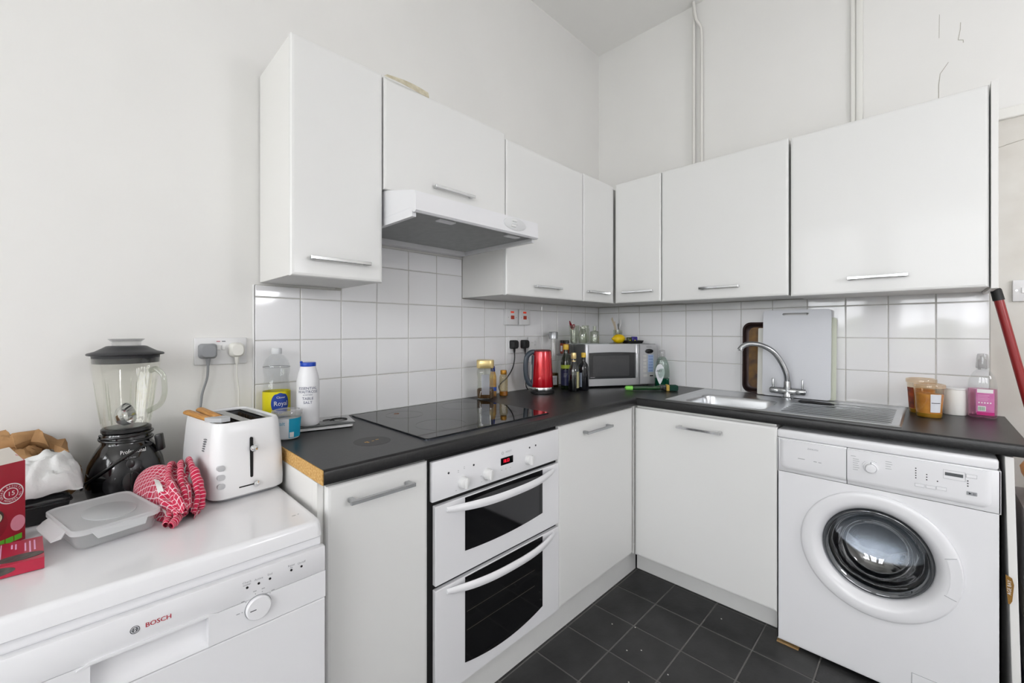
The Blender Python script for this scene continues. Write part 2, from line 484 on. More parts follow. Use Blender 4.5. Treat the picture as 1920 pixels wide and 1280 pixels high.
def door_x(root, y0, y1, z0, z1, xf, t=.019, bev=.006):
    bm = BM()
    rings = [(y0, y1, z0, z1, xf - t), (y0, y1, z0, z1, xf - bev * .8), (y0 + bev * .5, y1 - bev * .5, z0 + bev * .5, z1 - bev * .5, xf - bev * .22),
             (y0 + bev * 1.6, y1 - bev * 1.6, z0 + bev * 1.6, z1 - bev * 1.6, xf)]
    loft(bm, [[Vector((x, a, c)), Vector((x, b, c)), Vector((x, b, d)), Vector((x, a, d))] for a, b, c, d, x in rings])
    return obj('door', bm, CAB, root, world=True, smooth=0)
def door_y(root, x0, x1, z0, z1, yf, t=.019, bev=.006):
    bm = BM()
    rings = [(x0, x1, z0, z1, yf + t), (x0, x1, z0, z1, yf + bev * .8), (x0 + bev * .5, x1 - bev * .5, z0 + bev * .5, z1 - bev * .5, yf + bev * .22),
             (x0 + bev * 1.6, x1 - bev * 1.6, z0 + bev * 1.6, z1 - bev * 1.6, yf)]
    loft(bm, [[Vector((a, y, c)), Vector((b, y, c)), Vector((b, y, d)), Vector((a, y, d))] for a, b, c, d, y in rings])
    return obj('door', bm, CAB, root, world=True, smooth=0)

XD, YD = 0.315, -0.315
def wall_unit_x(label, y0, y1, z0, z1, hy=None, hz=None, dz0=None):
    r = thing('wall_cabinet', label, 'cabinet', ((.15), (y0 + y1) / 2, z0), 0, 'white wall cabinets')
    bm = BM(); add_box(bm, .001, XD - .021, y0 + .002, y1 - .002, z0 + .002, z1 - .002, .0008); obj('body', bm, CARC, r, world=True)
    d = door_x(r, y0 + .0015, y1 - .0015, (dz0 or z0), z1, XD)
    if hy: bar_handle(d, 'y', hy[0], hy[1], hz, XD, .026)
    return r
def wall_unit_y(label, x0, x1, z0, z1, hx=None, hz=None, bx0=None):
    r = thing('wall_cabinet', label, 'cabinet', ((x0 + x1) / 2, -.15, z0), 0, 'white wall cabinets')
    bm = BM(); add_box(bm, (bx0 or x0) + .002, x1 - .002, YD + .021, -.001, z0 + .002, z1 - .002, .0008); obj('body', bm, CARC, r, world=True)
    d = door_y(r, x0 + .0015, x1 - .0015, z0, z1, YD)
    if hx: bar_handle(d, 'x', hx[0], hx[1], hz, YD, .026)
    return r
wall_unit_x('narrow white wall cupboard at the left end of the row, side panel showing', -2.127, -1.829, 1.415, 2.137, (-2.076, -1.883), 1.472)
u = wall_unit_x('white wall cupboard directly above the extractor hood', -1.826, -1.231, 1.742, 2.133, (-1.624, -1.429), 1.797)
wall_unit_x('white wall cupboard right of the extractor hood, above the kettle', -1.229, -.636, 1.41, 2.108, (-1.044, -.847), 1.462)
wall_unit_x('narrow white corner wall cupboard with a door on the left run', -.633, -.320, 1.411, 2.113, (-.604, -.400), 1.466)
wall_unit_y('narrow white corner wall cupboard with a door on the right run, above the microwave', .319, .608, 1.412, 2.124, (.377, .566), 1.473, .322)
wall_unit_y('white wall cupboard in the middle of the right run, above the sink bowl', .610, 1.2105, 1.409, 2.124, (.819, 1.008), 1.467)
wall_unit_y('large white wall cupboard at the right end, above the draining board', 1.2165, 1.8155, 1.404, 2.119, (1.421, 1.606), 1.466)
bm = BM(); add_box(bm, 1.8175, 1.835, YD - .004, -.001, 1.398, 2.127, .001)
sep('cabinet_end_panel', bm, CARC, 'tall white end panel closing the right end of the wall cupboards', 'panel')
# corner filler behind the two corner doors
bm = BM(); add_box(bm, .004, .294, -.292, -.004, 1.413, 2.108, .0008)
sep('corner_cabinet_carcass', bm, CARC, 'white corner cupboard carcass behind the two narrow corner doors', 'cabinet')
# peeling tape on the hood cupboard
bm = BM()
rows = []
for i in range(9):
    t = i / 8
    y = -1.823 + .168 * t
    rows.append([Vector((XD - .004 + .004 * t, y + .012, 2.146 + .008 * math.sin(t * 3))), Vector((XD + .003 + .004 * math.sin(t * 5), y - .004 + .02 * t, 2.132 - .003 * t))])
vr = loft(bm, [[r[0], r[1], r[1] + Vector((.001, 0, 0)), r[0] + Vector((.001, 0, 0))] for r in rows])
sep('masking_tape', bm, mat('old_tape', '#d8d2bd', .6, col2='#b9b096', vscale=40), 'strip of yellowed tape peeling off the top of the hood cupboard', 'tape')

# ---- extractor hood
r = thing('extractor_hood', 'white slimline extractor hood above the hob', 'extractor hood', (.25, -1.525, 1.61))
prof = [(.001, 1.614), (.001, 1.738), (.30, 1.740), (.488, 1.700), (.502, 1.695), (.505, 1.634), (.498, 1.628), (.486, 1.630), (.480, 1.646), (.02, 1.640)]
bm = BM(); prism(bm, prof, lambda p: Vector((p[0], -1.818, p[1])), lambda p: Vector((p[0], -1.229, p[1])))
obj('body', bm, APPL2, r, world=True, smooth=25)
bm = BM(); add_box(bm, .001, .482, -1.8175, -1.803, 1.617, 1.646); add_box(bm, .001, .482, -1.244, -1.2295, 1.617, 1.646); add_box(bm, .001, .04, -1.81, -1.24, 1.614, 1.640)
obj('lower_rim', bm, APPL2, r, world=True)
bm = BM(); add_box(bm, .045, .475, -1.80, -1.247, 1.6335, 1.638, .001)
flt = obj('grease_filter', bm, mat('grey_filter_mesh', '#b2b4b4', .6, metal=.15, bump=.5, bscale=900, var=.1, vscale=30), r, world=True)
for i in range(2):
    bm = BM(); add_box(bm, .44, .47, -1.70 + i * .33, -1.63 + i * .33, 1.628, 1.634, .002); obj('filter_latch', bm, APPL2, flt)
bm = BM()
cyh, czh = -1.367, 1.667
loft(bm, [[Vector((.5035 + dx, cyh + a * math.cos(2 * PI * i / 32), czh + b_ * math.sin(2 * PI * i / 32))) for i in range(32)] for dx, a, b_ in ((-.002, .062, .0245), (.002, .062, .0245), (.0035, .058, .0215))])
cp = obj('control_plate', bm, mat('grey_white_control', '#d6d7d8', .25, coat=.3), r, world=True)
for dy, dz in ((-.006, .013), (-.011, -.008)):
    bm = BM(); add_box(bm, .505, .511, cyh + dy - .012, cyh + dy + .012, czh + dz - .0045, czh + dz + .0045, .002, 2); obj('slider_switch', bm, WPLA, cp)
bm = BM(); add_box(bm, .5065, .5072, cyh - .018, cyh + .014, czh - .0022, czh - .0012); obj('printed_mark', bm, GINK, cp, smooth=0)

# ---- base units
bm = BM(); add_box(bm, .001, .5495, -2.150, -2.1345, 0.0, .8715, .001); add_box(bm, .5495, .580, -2.150, -2.1345, 0.124, .8715, .0)
r = thing('base_cabinet', 'narrow white base cupboard between the dishwasher and the oven', 'cabinet', (.3, -1.99, 0), 0, 'white base cabinets')
obj('side_panel', bm, CARC, r, world=True)
bm = BM(); add_box(bm, .02, .578, -2.134, -1.839, .124, .870); obj('body', bm, CARC, r, world=True)
d = door_x(r, -2.1335, -1.8385, .128, .862, .6); bar_handle(d, 'y', -2.086, -1.898, .816, .6, .032, NICK)
r = thing('base_cabinet', 'white base cupboard right of the oven, up to the corner', 'cabinet', (.3, -.9, 0), 0, 'white base cabinets')
bm = BM(); add_box(bm, .02, .578, -1.2105, -.625, .124, .870); obj('body', bm, CARC, r, world=True)
d = door_x(r, -1.2105, -.6175, .129, .862, .6); bar_handle(d, 'y', -1.049, -.847, .812, .6, .032, NICK)
r = thing('base_cabinet', 'white base cupboard under the sink, left of the washing machine', 'cabinet', (.9, -.3, 0), 0, 'white base cabinets')
bm = BM(); add_box(bm, .605, 1.2215, -.578, -.555, .12, .870); add_box(bm, .605, .62, -.555, -.02, .12, .870); add_box(bm, 1.2065, 1.2215, -.555, -.02, .12, .870)
add_box(bm, .62, 1.2065, -.555, -.02, .12, .135)
obj('body', bm, CARC, r, world=True)
d = door_y(r, .604, 1.2275, .118, .8595, -.6); bar_handle(d, 'x', .827, 1.023, .803, -.6, .032)
bm = BM(); add_box(bm, .565, .598, -.598, -.565, .118, .868, .001)
sep('corner_post', bm, CARC, 'white filler post in the inner corner of the base units', 'post')
bm = BM(); add_box(bm, .550, .565, -2.15, -.520, 0.001, .1225, .001); sep('plinth_board', bm, PLIN, 'white plinth board along the floor under the oven run', 'plinth')
bm = BM(); add_box(bm, .568, 1.235, -.512, -.497, 0.001, .112, .001); sep('plinth_board', bm, PLIN, 'white plinth board along the floor under the sink cupboard', 'plinth')

# ---- worktop
r = thing('worktop', 'black laminate worktop running round the corner', 'worktop', (.3, -.3, .872))
bm = BM()
ZT, ZB = .910, .872
def topbox(x0, x1, y0, y1): add_box(bm, x0, x1, y0, y1, ZB, ZT)
topbox(.0005, .606, -2.147, -.595)
HX0, HX1, HY0, HY1 = .785, 1.178, -.528, -.185
topbox(.0005, HX0, -.595, -.0005); topbox(HX1, 1.876, -.595, -.0005); topbox(HX0, HX1, -.595, HY0); topbox(HX0, HX1, HY1, -.0005)
edge = [(0, ZT), (.005, ZT - .001), (.009, ZT - .0045), (.0105, ZT - .010), (.0105, ZB + .008), (.008, ZB + .002), (.004, ZB), (0, ZB)]
prism(bm, edge, lambda p: Vector((.606 + p[0], -2.147, p[1])), lambda p: Vector((.606 + p[0], -.595 - p[0], p[1])))
prism(bm, edge, lambda p: Vector((.606 + p[0], -.595 - p[0], p[1])), lambda p: Vector((1.876, -.595 - p[0], p[1])))
obj('top_board', bm, LAM, r, world=True, smooth=30)
bm = BM(); add_box(bm, .002, .612, -2.1495, -2.147, ZB + .0008, ZT - .0008); obj('chipboard_end', bm, CHIP, r, world=True)
bm = BM(); add_box(bm, 0.0, .004, -2.13, -.004, ZT, ZT + .004, .0015); add_box(bm, .004, 1.838, -.004, 0.0, ZT, ZT + .004, .0015)
obj('sealant_bead', bm, WPLA, r, world=True)
# burn ring by the hob, and chips in the top
bm = BM()
loft(bm, [[Vector((.441 + a * math.cos(2 * PI * i / 36), -1.933 + a * math.sin(2 * PI * i / 36), z)) for i in range(36)] for a, z in ((.055, ZT - .0002), (.055, ZT + .0003))])
st = obj('burn_mark', bm, mat('scorched_laminate', '#1b1a19', .42, col2='#232120', vscale=25), r, world=True)
bm = BM()
for x, y, s in ((.437, -1.957, .006), (.446, -1.953, .004), (.440, -1.935, .004), (.432, -1.918, .005)): add_box(bm, x, x + s, y, y + s * 1.8, ZT, ZT + .0006)
obj('exposed_chip', bm, CHIP, st)

# ---- end panel right of the washing machine
r = thing('base_end_panel', 'white upright end panel supporting the right end of the worktop', 'panel', (1.853, -.3, 0))
r.rotation_euler = (0, math.radians(-1.2), 0)
bm = BM(); add_box(bm, -.009, .009, -.298, .29, .001, .869, .001); obj('panel', bm, CARC, r)

# ================================================================ APPLIANCES
def MX(x, y, z): return Matrix(((0, 0, 1, x), (1, 0, 0, y), (0, 1, 0, z), (0, 0, 0, 1)))     # lathe axis -> +x
def MY(x, y, z): return Matrix(((1, 0, 0, x), (0, 0, -1, y), (0, 1, 0, z), (0, 0, 0, 1)))    # lathe axis -> -y

# ---- built-in double oven
r = thing('double_oven', 'white built-in double oven with two dark windowed doors', 'oven', (.3, -1.52, .122))
bm = BM(); add_box(bm, .05, .5825, -1.8365, -1.2125, .123, .868); add_box(bm, .5825, .588, -1.8365, -1.826, .123, .868)
obj('housing', bm, DARK, r, world=True, smooth=0)
bm = BM(); add_box(bm, .5835, .600, -1.8225, -1.2135, .7315, .8535, .003, 2)
cp = obj('control_panel', bm, APPL, r, world=True)
for y, z in ((-1.706, .766), (-1.601, .767), (-1.395, .771)):
    bm = BM()
    lathe(bm, [(.0185, 0), (.0185, .010), (.0165, .0165), (.012, .0185)], 28, M=MX(.600, y, z))
    add_box(bm, .614, .624, y - .0042, y + .0042, z - .0175, z + .0175, .002, 2)
    obj('knob', bm, WPLA, cp)
bm = BM(); add_box(bm, .5995, .6008, -1.537, -1.4765, .779, .804); dsp = obj('display', bm, OGLASS, cp, smooth=0)
bm = BM(); text_bm(bm, '18:53', .017, (.601, -1.511, .7915), XR, XU, xs=.85)
obj('display_digits', bm, mat('red_led', '#ff1030', .5, emit='#ff1038', estr=1.6, var=.05), dsp, smooth=0)
for y, z in ((-1.762, .808), (-1.66, .81), (-1.388, .813), (-1.354, .815)):
    bm = BM(); dot_x(bm, .6, y, z, .0035); obj('indicator_lamp', bm, INK, cp)
tx(cp, GINK, 'INDESIT', .0085, (.6003, -1.499, .822), XR, XU)
bm = BM(); lathe(bm, [(.0052, 0), (.0052, .0006), (.0042, .0006), (.0042, 0)], 20, cap0=False, cap1=False, M=MX(.600, -1.528, .821)); obj('brand_emblem', bm, GINK, cp); tx(cp, GINK, 'i', .009, (.6003, -1.528, .821), XR, XU)
for y, z in ((-1.726, .806), (-1.726, .801), (-1.702, .812), (-1.702, .807), (-1.535, .762), (-1.515, .762), (-1.492, .762), (-1.735, .745), (-1.63, .765), (-1.628, .745)):
    bm = BM(); add_box(bm, .5998, .6004, y, y + .005, z, z + .0012); obj('printed_mark', bm, GINK, cp, smooth=0)
for y in (-1.535, -1.513, -1.489):
    bm = BM(); dot_x(bm, .6, y, .7685, .003, .002); obj('button', bm, WPLA, cp)
def oven_door(z0, z1, gz0, sag, hz):
    bm = BM(); add_box(bm, .5835, .600, -1.8105, -1.2125, z0, z1, .0015)
    d = obj('door', bm, APPL, r, world=True)
    pts = [(-1.6965, z1 - .003)]
    n = 14
    for i in range(n + 1):
        t = i / n; pts.append((-1.6965 + .382 * t, gz0 - sag * (1 - (2 * t - 1) ** 2) + .004 * t))
    pts.append((-1.3145, z1 - .003))
    bm = BM(); prism(bm, pts, lambda p: Vector((.5995, p[0], p[1])), lambda p: Vector((.6012, p[0], p[1])))
    obj('window_glass', bm, OGLASS, d, smooth=0)
    rings = []
    for i in range(25):
        t = i / 24; s = 2 * t - 1
        y = -1.508 + .262 * s; x = .603 + .042 * (1 - abs(s) ** 2.6); h = .013 * (1 - .45 * abs(s) ** 6) ; zc = hz + .004 * s * s
        w = .010 if abs(s) < .9 else .007
        rings.append([Vector((x - w + .002, y, zc - h * .8)), Vector((x, y, zc - h)), Vector((x + .004, y, zc - h * .3)), Vector((x + .003, y, zc + h * .5)), Vector((x - .003, y, zc + h)), Vector((x - w, y, zc + h * .7))])
    bm = BM(); loft(bm, rings); obj('handle', bm, APPL2, d, smooth=60)
    return d
oven_door(.474, .7165, .543, .010, .693)
d = oven_door(.126, .4605, .184, .024, .440)
bm = BM()
for z in (.285, .345): tube(bm, [(.6013, -1.69, z), (.6013, -1.36, z + .001)], .0008, 5)
obj('shelf_line', bm, mat('dull_shelf_wire', '#4a463c', .5, metal=.5, var=.2, vscale=60), d)

# ---- hob
r = thing('ceramic_hob', 'black glass ceramic hob set into the worktop', 'hob', (.29, -1.515, .910))
bm = BM(); loft(bm, [[p + Vector((.295, -1.516, 0)) for p in rrect(a, b_, .012, z, 4)] for a, b_, z in ((.262, .297, .9102), (.262, .297, .9142), (.2605, .2955, .9152))])
obj('glass_plate', bm, BGLASS, r, world=True, smooth=0)
bm = BM(); loft(bm, [[p + Vector((.295, -1.516, 0)) for p in rrect(.2635, .2985, .013, z, 4)] for z in (.9101, .9128)]); obj('bevel_trim', bm, mat('blue_steel_trim', '#70757f', .2, metal=1, var=.05, vscale=20), r, world=True)
for (x, y, R) in ((.175, -1.66, .072), (.42, -1.66, .09), (.175, -1.37, .09), (.42, -1.37, .072)):
    bm = BM(); lathe(bm, [(R, .9151), (R, .9154), (R - .0012, .9154), (R - .0012, .9151)], 48, x, y, False, False); obj('cooking_zone_ring', bm, mat('zone_print', '#0d0e10', .04, var=.1, vscale=30), r, world=True)
bm = BM(); lathe(bm, [(.010, .9152), (.010, .9157), (.0065, .9157), (.0065, .9152)], 20, .135, -1.672, False, False); obj('brown_stain', bm, mat('orange_stain', '#9a5a2c', .6, var=.2, vscale=60), r, world=True)

# ---- dishwasher
r = thing('dishwasher', 'white freestanding dishwasher at the left with a red brand name', 'dishwasher', (.33, -2.464, 0))
DY0, DY1 = -2.763, -2.1645
bm = BM(); add_box(bm, .03, .648, DY0 + .004, DY1 - .004, .012, .771); obj('body', bm, APPL, r, world=True)
bm = BM()
cxl, cyl_ = .330, (DY0 + DY1) / 2
loft(bm, [[p + Vector((cxl, cyl_, 0)) for p in rrect(a, b_, rr, z, 5)] for a, b_, rr, z in
    ((.324, .297, .012, .7725), (.3265, .299, .014, .775), (.3245, .298, .018, .800), (.3215, .2955, .020, .8075), (.317, .291, .022, .8105), (.310, .285, .022, .8100))])
obj('lid', bm, APPL, r, world=True, smooth=40)
bm = BM()
x0, x1 = .6485, .668
add_box(bm, x0, x1, DY0, DY1, .697, .7545, .003, 2); add_box(bm, x0, x1, DY0, -2.549, .6375, .697); add_box(bm, x0, x1, -2.387, DY1, .6375, .697)
pts = [(.6485, .6975), (.6485, .690), (.6487, .665), (.652, .650), (.662, .640), (.668, .6375), (.6485, .6375)]
prism(bm, pts, lambda p: Vector((p[0], -2.5495, p[1])), lambda p: Vector((p[0], -2.3865, p[1])))
cp = obj('control_panel', bm, APPL2, r, world=True)
bm = BM(); prism(bm, [(-2.566, .6935), (-2.55, .7005), (-2.386, .7025), (-2.371, .6975), (-2.385, .6965), (-2.55, .6955)], lambda p: Vector((.667, p[0], p[1])), lambda p: Vector((.6705, p[0], p[1])))
obj('grip_lip', bm, APPL2, cp)
bm = BM(); lathe(bm, [(.0235, 0), (.0235, .006), (.0215, .0085), (.010, .009)], 36, M=MX(.668, -2.302, .677)); kn = obj('knob', bm, APPL2, cp)
bm = BM(); lathe(bm, [(.0247, 0), (.0247, .0008), (.0235, .0008), (.0235, 0)], 36, cap0=False, cap1=False, M=MX(.668, -2.302, .677)); obj('knob_gap', bm, GREYP, cp)
bm = BM(); add_box(bm, .6765, .6774, -2.3185, -2.3075, .6765, .678); obj('pointer_mark', bm, INK, kn)
for y, z in ((-2.322, .725), (-2.301, .725), (-2.280, .726), (-2.238, .727), (-2.217, .727)):
    bm = BM(); dot_x(bm, .668, y, z, .0024); obj('indicator_lamp', bm, BPLA, cp)
for s, y, z in (('Check', -2.3225, .7365), ('water', -2.3225, .7315), ('Active', -2.301, .7345), ('End', -2.280, .7355), ('Reset', -2.238, .7375), ('4s', -2.238, .7325), ('On/off', -2.217, .7355)):
    tx(cp, GINK, s, .0062, (.6682, y, z), XR, XU)
for a in (178, 140, 100, 75, 40):
    bm = BM(); dot_x(bm, .668, -2.302 + .029 * math.cos(math.radians(a)), .677 + .029 * math.sin(math.radians(a)), .0009, .0004, 8); obj('dial_mark', bm, GINK, cp)
for a in (178, 140, 100, 75, 40):
    yy, zz = -2.302 + .036 * math.cos(math.radians(a)), .677 + .035 * math.sin(math.radians(a))
    bm = BM(); add_box(bm, .668, .6684, yy - .003, yy + .003, zz - .0007, zz + .0007); obj('printed_mark', bm, GINK, cp, smooth=0)
bm = BM(); text_bm(bm, 'BOSCH', .0115, (.6682, -2.4615, .7262), XR, XU, xs=.98); text_bm(bm, 'BOSCH', .0115, (.6684, -2.4612, .7262), XR, XU, xs=.98)
obj('brand_lettering', bm, REDINK, cp, smooth=0)
bm = BM()
for R in (.0066, .0042): lathe(bm, [(R, 0), (R, .0006), (R - .0008, .0006), (R - .0008, 0)], 24, cap0=False, cap1=False, M=MX(.668, -2.4935, .7255))
for y in (-2.4958, -2.4920): add_box(bm, .668, .6686, y, y + .0008, .7225, .7285)
add_box(bm, .668, .6686, -2.4955, -2.4915, .7251, .7259)
obj('brand_emblem', bm, INK, cp)
bm = BM(); add_box(bm, .6485, .6665, DY0, DY1, .100, .6345, .002); obj('door_panel', bm, APPL, r, world=True)
bm = BM(); add_box(bm, .58, .595, DY0 + .02, DY1 - .02, 0.0, .095); obj('kick_plate', bm, APPL, r, world=True)
bm = BM()
for x, y, l in ((.585, -2.21, .008), (.583, -2.197, .003)): add_box(bm, x, x + .0012, y, y + l, .8103, .8108)
obj('scratch', bm, GREYP, r, world=True)

# ---- washing machine
r = thing('washing_machine', 'white front-loading washing machine under the worktop', 'washing machine', (1.5225, -.3, 0))
X0, X1, YF = 1.2285, 1.8185, -.6
def ring_pts(R, y, n=64, cx=1.5255, cz=.4585): return [Vector((cx + R * math.cos(2 * PI * i / n), y, cz + R * math.sin(2 * PI * i / n))) for i in range(n)]
bm = BM()
# body shell with a round opening in its front
outer = []
n = 64
for i in range(n):
    a = 2 * PI * i / n; c, s = math.cos(a), math.sin(a)
    k = 1e9
    if c > 1e-6: k = min(k, (X1 - 1.5255) / c)
    if c < -1e-6: k = min(k, (X0 - 1.5255) / c)
    if s > 1e-6: k = min(k, (.6898 - .4585) / s)
    if s < -1e-6: k = min(k, (.02 - .4585) / s)
    outer.append(Vector((1.5255 + k * c, YF, .4585 + k * s)))
loft(bm, [outer, ring_pts(.172, YF)], False, False)
for a, b_ in (((X0, YF, .02), (X0, YF, .688)), ):
    pass
for xx, yy, zz in ((X0, .688, 1), (X1, .688, 1), (X0, .02, 0), (X1, .02, 0)):
    pass
# corner fillers between the polygon and the true rectangle
for cx_, cz_ in ((X0, .6898), (X1, .6898), (X0, .02), (X1, .02)):
    cand = [p for p in outer]
    cand.sort(key=lambda p: (p - Vector((cx_, YF, cz_))).length)
    onx = min([p for p in outer if abs(p.x - cx_) < 1e-4], key=lambda p: abs(p.z - cz_))
    onz = min([p for p in outer if abs(p.z - cz_) < 1e-4], key=lambda p: abs(p.x - cx_))
    if (onx - onz).length > 1e-5:
        bm.faces.new([bm.verts.new(p) for p in (onx, onz, Vector((cx_, YF, cz_)))])
bm.normal_update()
for f in bm.faces:
    if f.normal.y > 0: f.normal_flip()
add_box(bm, X0, X0 + .004, YF, -.05, .02, .822); add_box(bm, X1 - .004, X1, YF, -.05, .02, .822); add_box(bm, X0, X1, -.054, -.05, .02, .822); add_box(bm, X0, X1, YF, -.05, .018, .021)
obj('body', bm, APPL, r, world=True, fix=False)
bm = BM(); add_box(bm, X0 - .001, X1 - .004, YF + .0005, -.05, .8223, .856, .008, 3); obj('lid', bm, APPL, r, world=True)
bm = BM(); add_box(bm, X0, 1.4485, YF, YF + .03, .6905, .8215, .0015)
rings = []
def pad(bm, x0, x1, z0, z1, left):
    cx_, cz_ = (x0 + x1) / 2, (z0 + z1) / 2; hx, hz = (x1 - x0) / 2, (z1 - z0) / 2
    R = []
    for ins, y in ((0, YF + .001), (.002, YF - .002), (.009, YF - .0065), (.016, YF - .008)):
        pts = [Vector((x0 + (ins if left else 0), y, z1)), Vector((x0 + (ins if left else 0), y, z0 + ins + (.025 if left else 0)))]
        if left:
            for i in range(1, 6): a = PI + PI / 2 * i / 5; pts.append(Vector((x0 + ins + .025 + .025 * math.cos(a), y, z0 + ins + .025 + .025 * math.sin(a))))
        else: pts += [Vector((x0, y, z0 + ins + .0001 * i)) for i in (5, 4, 3, 2, 1)][::1] if False else [Vector((x0 + .0002 * i, y, z0 + ins)) for i in range(1, 6)]
        e = 0 if left else ins
        if left: pts += [Vector((x1 - .0002 * i, y, z0 + ins)) for i in (5, 4, 3, 2, 1)]
        else:
            for i in range(1, 6): a = 1.5 * PI + PI / 2 * i / 5; pts.append(Vector((x1 - ins - .025 + .025 * math.cos(a), y, z0 + ins + .025 + .025 * math.sin(a))))
        pts.append(Vector((x1 - e, y, z1)))
        R.append(pts)
    loft(bm, R, False, True)
pad(bm, 1.238, 1.4480, .700, .818, True)
dr = obj('detergent_drawer', bm, APPL2, r, world=True, smooth=60)
tx(dr, GINK, 'ZANUSSI', .0085, (1.3475, YF - .0083, .796), YR, YU); 
for xa, xb, za in ((1.300, 1.322, .7525), (1.350, 1.360, .7505), (1.365, 1.374, .750)):
    bm = BM(); add_box(bm, xa, xb, YF - .0084, YF - .0078, za, za + .0022); obj('printed_mark', bm, GINK, dr, smooth=0)
bm = BM(); add_box(bm, 1.4500, X1, YF, YF + .03, .6905, .8215, .0015); pad(bm, 1.4505, 1.800, .700, .818, False)
cp = obj('control_panel', bm, APPL2, r, world=True, smooth=60)
YP = YF - .008
bm = BM(); lathe(bm, [(.0205, 0), (.0195, .004), (.0150, .005), (.0145, .014), (.0125, .017), (.004, .0175)], 32, M=MY(1.517, YP, .765)); kn = obj('programme_dial', bm, APPL2, cp)
bm = BM(); lathe(bm, [(.0158, .0045), (.0158, .0065), (.0146, .0065), (.0146, .0045)], 32, cap0=False, cap1=False, M=MY(1.517, YP, .765)); add_box(bm, 1.516, 1.518, YP - .0065, YP - .004, .7805, .787); obj('dial_ring', bm, GREYP, kn)
for i in range(7):
    a = math.radians(60 + i * 12) if i < 3 else math.radians(105 + i * 9)
    bm = BM(); dot_y(bm, 1.517 + .026 * math.cos(a), YP, .765 + .026 * math.sin(a), .001, .0004, 8); obj('dial_mark', bm, GINK, cp)
for i, (x, z) in enumerate(((1.468, .7975), (1.474, .788), (1.474, .781), (1.474, .774), (1.474, .766), (1.474, .758), (1.474, .750), (1.562, .797), (1.562, .789), (1.562, .781), (1.562, .773))):
    bm = BM(); add_box(bm, x - .007, x + .007 + .002 * (i % 3), YP - .0004, YP + .0003, z - .0007, z + .0007); obj('printed_mark', bm, GINK, cp, smooth=0)
for x, zs_ in ((1.631, (.791, .783, .775, .767, .759)), (1.657, (.776, .7675, .759)), (1.682, (.760,)), (1.749, (.778, .770, .762))):
    for z in zs_:
        bm = BM(); dot_y(bm, x, YP, z, .0018, .0008); obj('indicator_lamp', bm, BPLAM, cp)
for x0, x1, z0, z1 in ((1.629, 1.651, .7315, .741), (1.655, 1.677, .7320, .7415), (1.680, 1.702, .7335, .743), (1.7455, 1.768, .789, .799)):
    bm = BM(); add_box(bm, x0 - .0006, x1 + .0006, YP - .0006, YP + .002, z0 - .0006, z1 + .0006); b_ = obj('button_gap', bm, GINK, cp, smooth=0)
    bm = BM(); add_box(bm, x0, x1, YP - .002, YP + .002, z0, z1, .0006); obj('button', bm, APPL2, cp)
bm = BM(); add_box(bm, 1.7465, 1.769, YP - .002, YP + .002, .7345, .7455, .001); sb = obj('start_button', bm, mat('silver_button', '#a7a9ac', .3, metal=.6, var=.05, vscale=30), cp)
bm = BM(); loft(bm, [[Vector((1.751, y, .7435)), Vector((1.751, y, .7368)), Vector((1.757, y, .7400))] for y in (YP - .0019, YP - .0026)]); add_box(bm, 1.7605, 1.7615, YP - .0026, YP - .0019, .7365, .7432); add_box(bm, 1.7635, 1.7645, YP - .0026, YP - .0019, .7365, .7432)
obj('play_pause_mark', bm, INK, sb, smooth=0)
bm = BM()
for a in ((1.695, 1.744, .8015, .8021), (1.695, 1.744, .7735, .7741), (1.695, 1.6956, .7735, .8021), (1.7434, 1.744, .7735, .8021)): add_box(bm, a[0], a[1], YP - .0005, YP + .001, a[2], a[3])
obj('display_outline', bm, GINK, cp, smooth=0)
bm = BM(); add_box(bm, 1.699, 1.739, YP - .001, YP + .001, .7845, .7945); obj('display', bm, mat('grey_lcd', '#55585a', .2, var=.1, vscale=40), cp, smooth=0)
# porthole door
bm = BM()
prof = [(.2165, .001), (.2165, .006), (.2152, .0095), (.2100, .0118), (.198, .0130), (.184, .0128), (.174, .0105), (.164, .002), (.1545, -.014), (.1515, -.023), (.1515, -.03)]
vr = loft(bm, [ring_pts(R, YF - h, 96) for R, h in prof], False, False)
dr = obj('door', bm, APPL2, r, world=True, smooth=50)
bm = BM(); R = []
for h, r0, r1 in ((.0110, .158, .2135), (.0142, .1585, .2125)):
    pts = []
    for i in range(13): a = math.radians(-18.5 + 36 * i / 12); pts.append(Vector((1.5255 + r1 * math.cos(a), YF - (h - .0015), .4585 + r1 * math.sin(a))))
    for i in range(13): a = math.radians(17.5 - 36 * i / 12); pts.append(Vector((1.5255 + (.186) * math.cos(a), YF - h, .4585 + .186 * math.sin(a))))
    R.append(pts)
bm2 = bm; loft(bm2, R); obj('door_grip', bm2, APPL2, dr, smooth=50)
bm = BM()
for ang in (-19.3, 18.3):
    a = math.radians(ang)
    d_ = Vector((math.cos(a), 0, math.sin(a)))
    tube(bm, [Vector((1.5255, YF - .0130, .4585)) + d_ * .182, Vector((1.5255, YF - .0133, .4585)) + d_ * .195, Vector((1.5255, YF - .0117, .4585)) + d_ * .211], .0007, 5)
obj('grip_joint', bm, GREYP, dr)
bm = BM()
prof = [(.1512, .026), (.149, .016), (.145, .012), (.138, .016), (.128, .030), (.118, .060), (.105, .092), (.08, .112), (.045, .121), (.001, .123)]
loft(bm, [ring_pts(R_, YF + h, 72) for R_, h in prof], False, True)
obj('porthole_glass', bm, glass('smoked_bowl_glass', '#b9bdc2', refl=1.1, base=0.12), dr, smooth=80)
bm = BM()
loft(bm, [ring_pts(R_, YF + h, 72) for R_, h in ((.152, .022), (.147, .028), (.140, .030), (.140, .05))], False, False)
obj('glass_rim', bm, mat('grey_rim', '#6f7273', .25, metal=.3, var=.1, vscale=20), dr, smooth=60)
bm = BM()
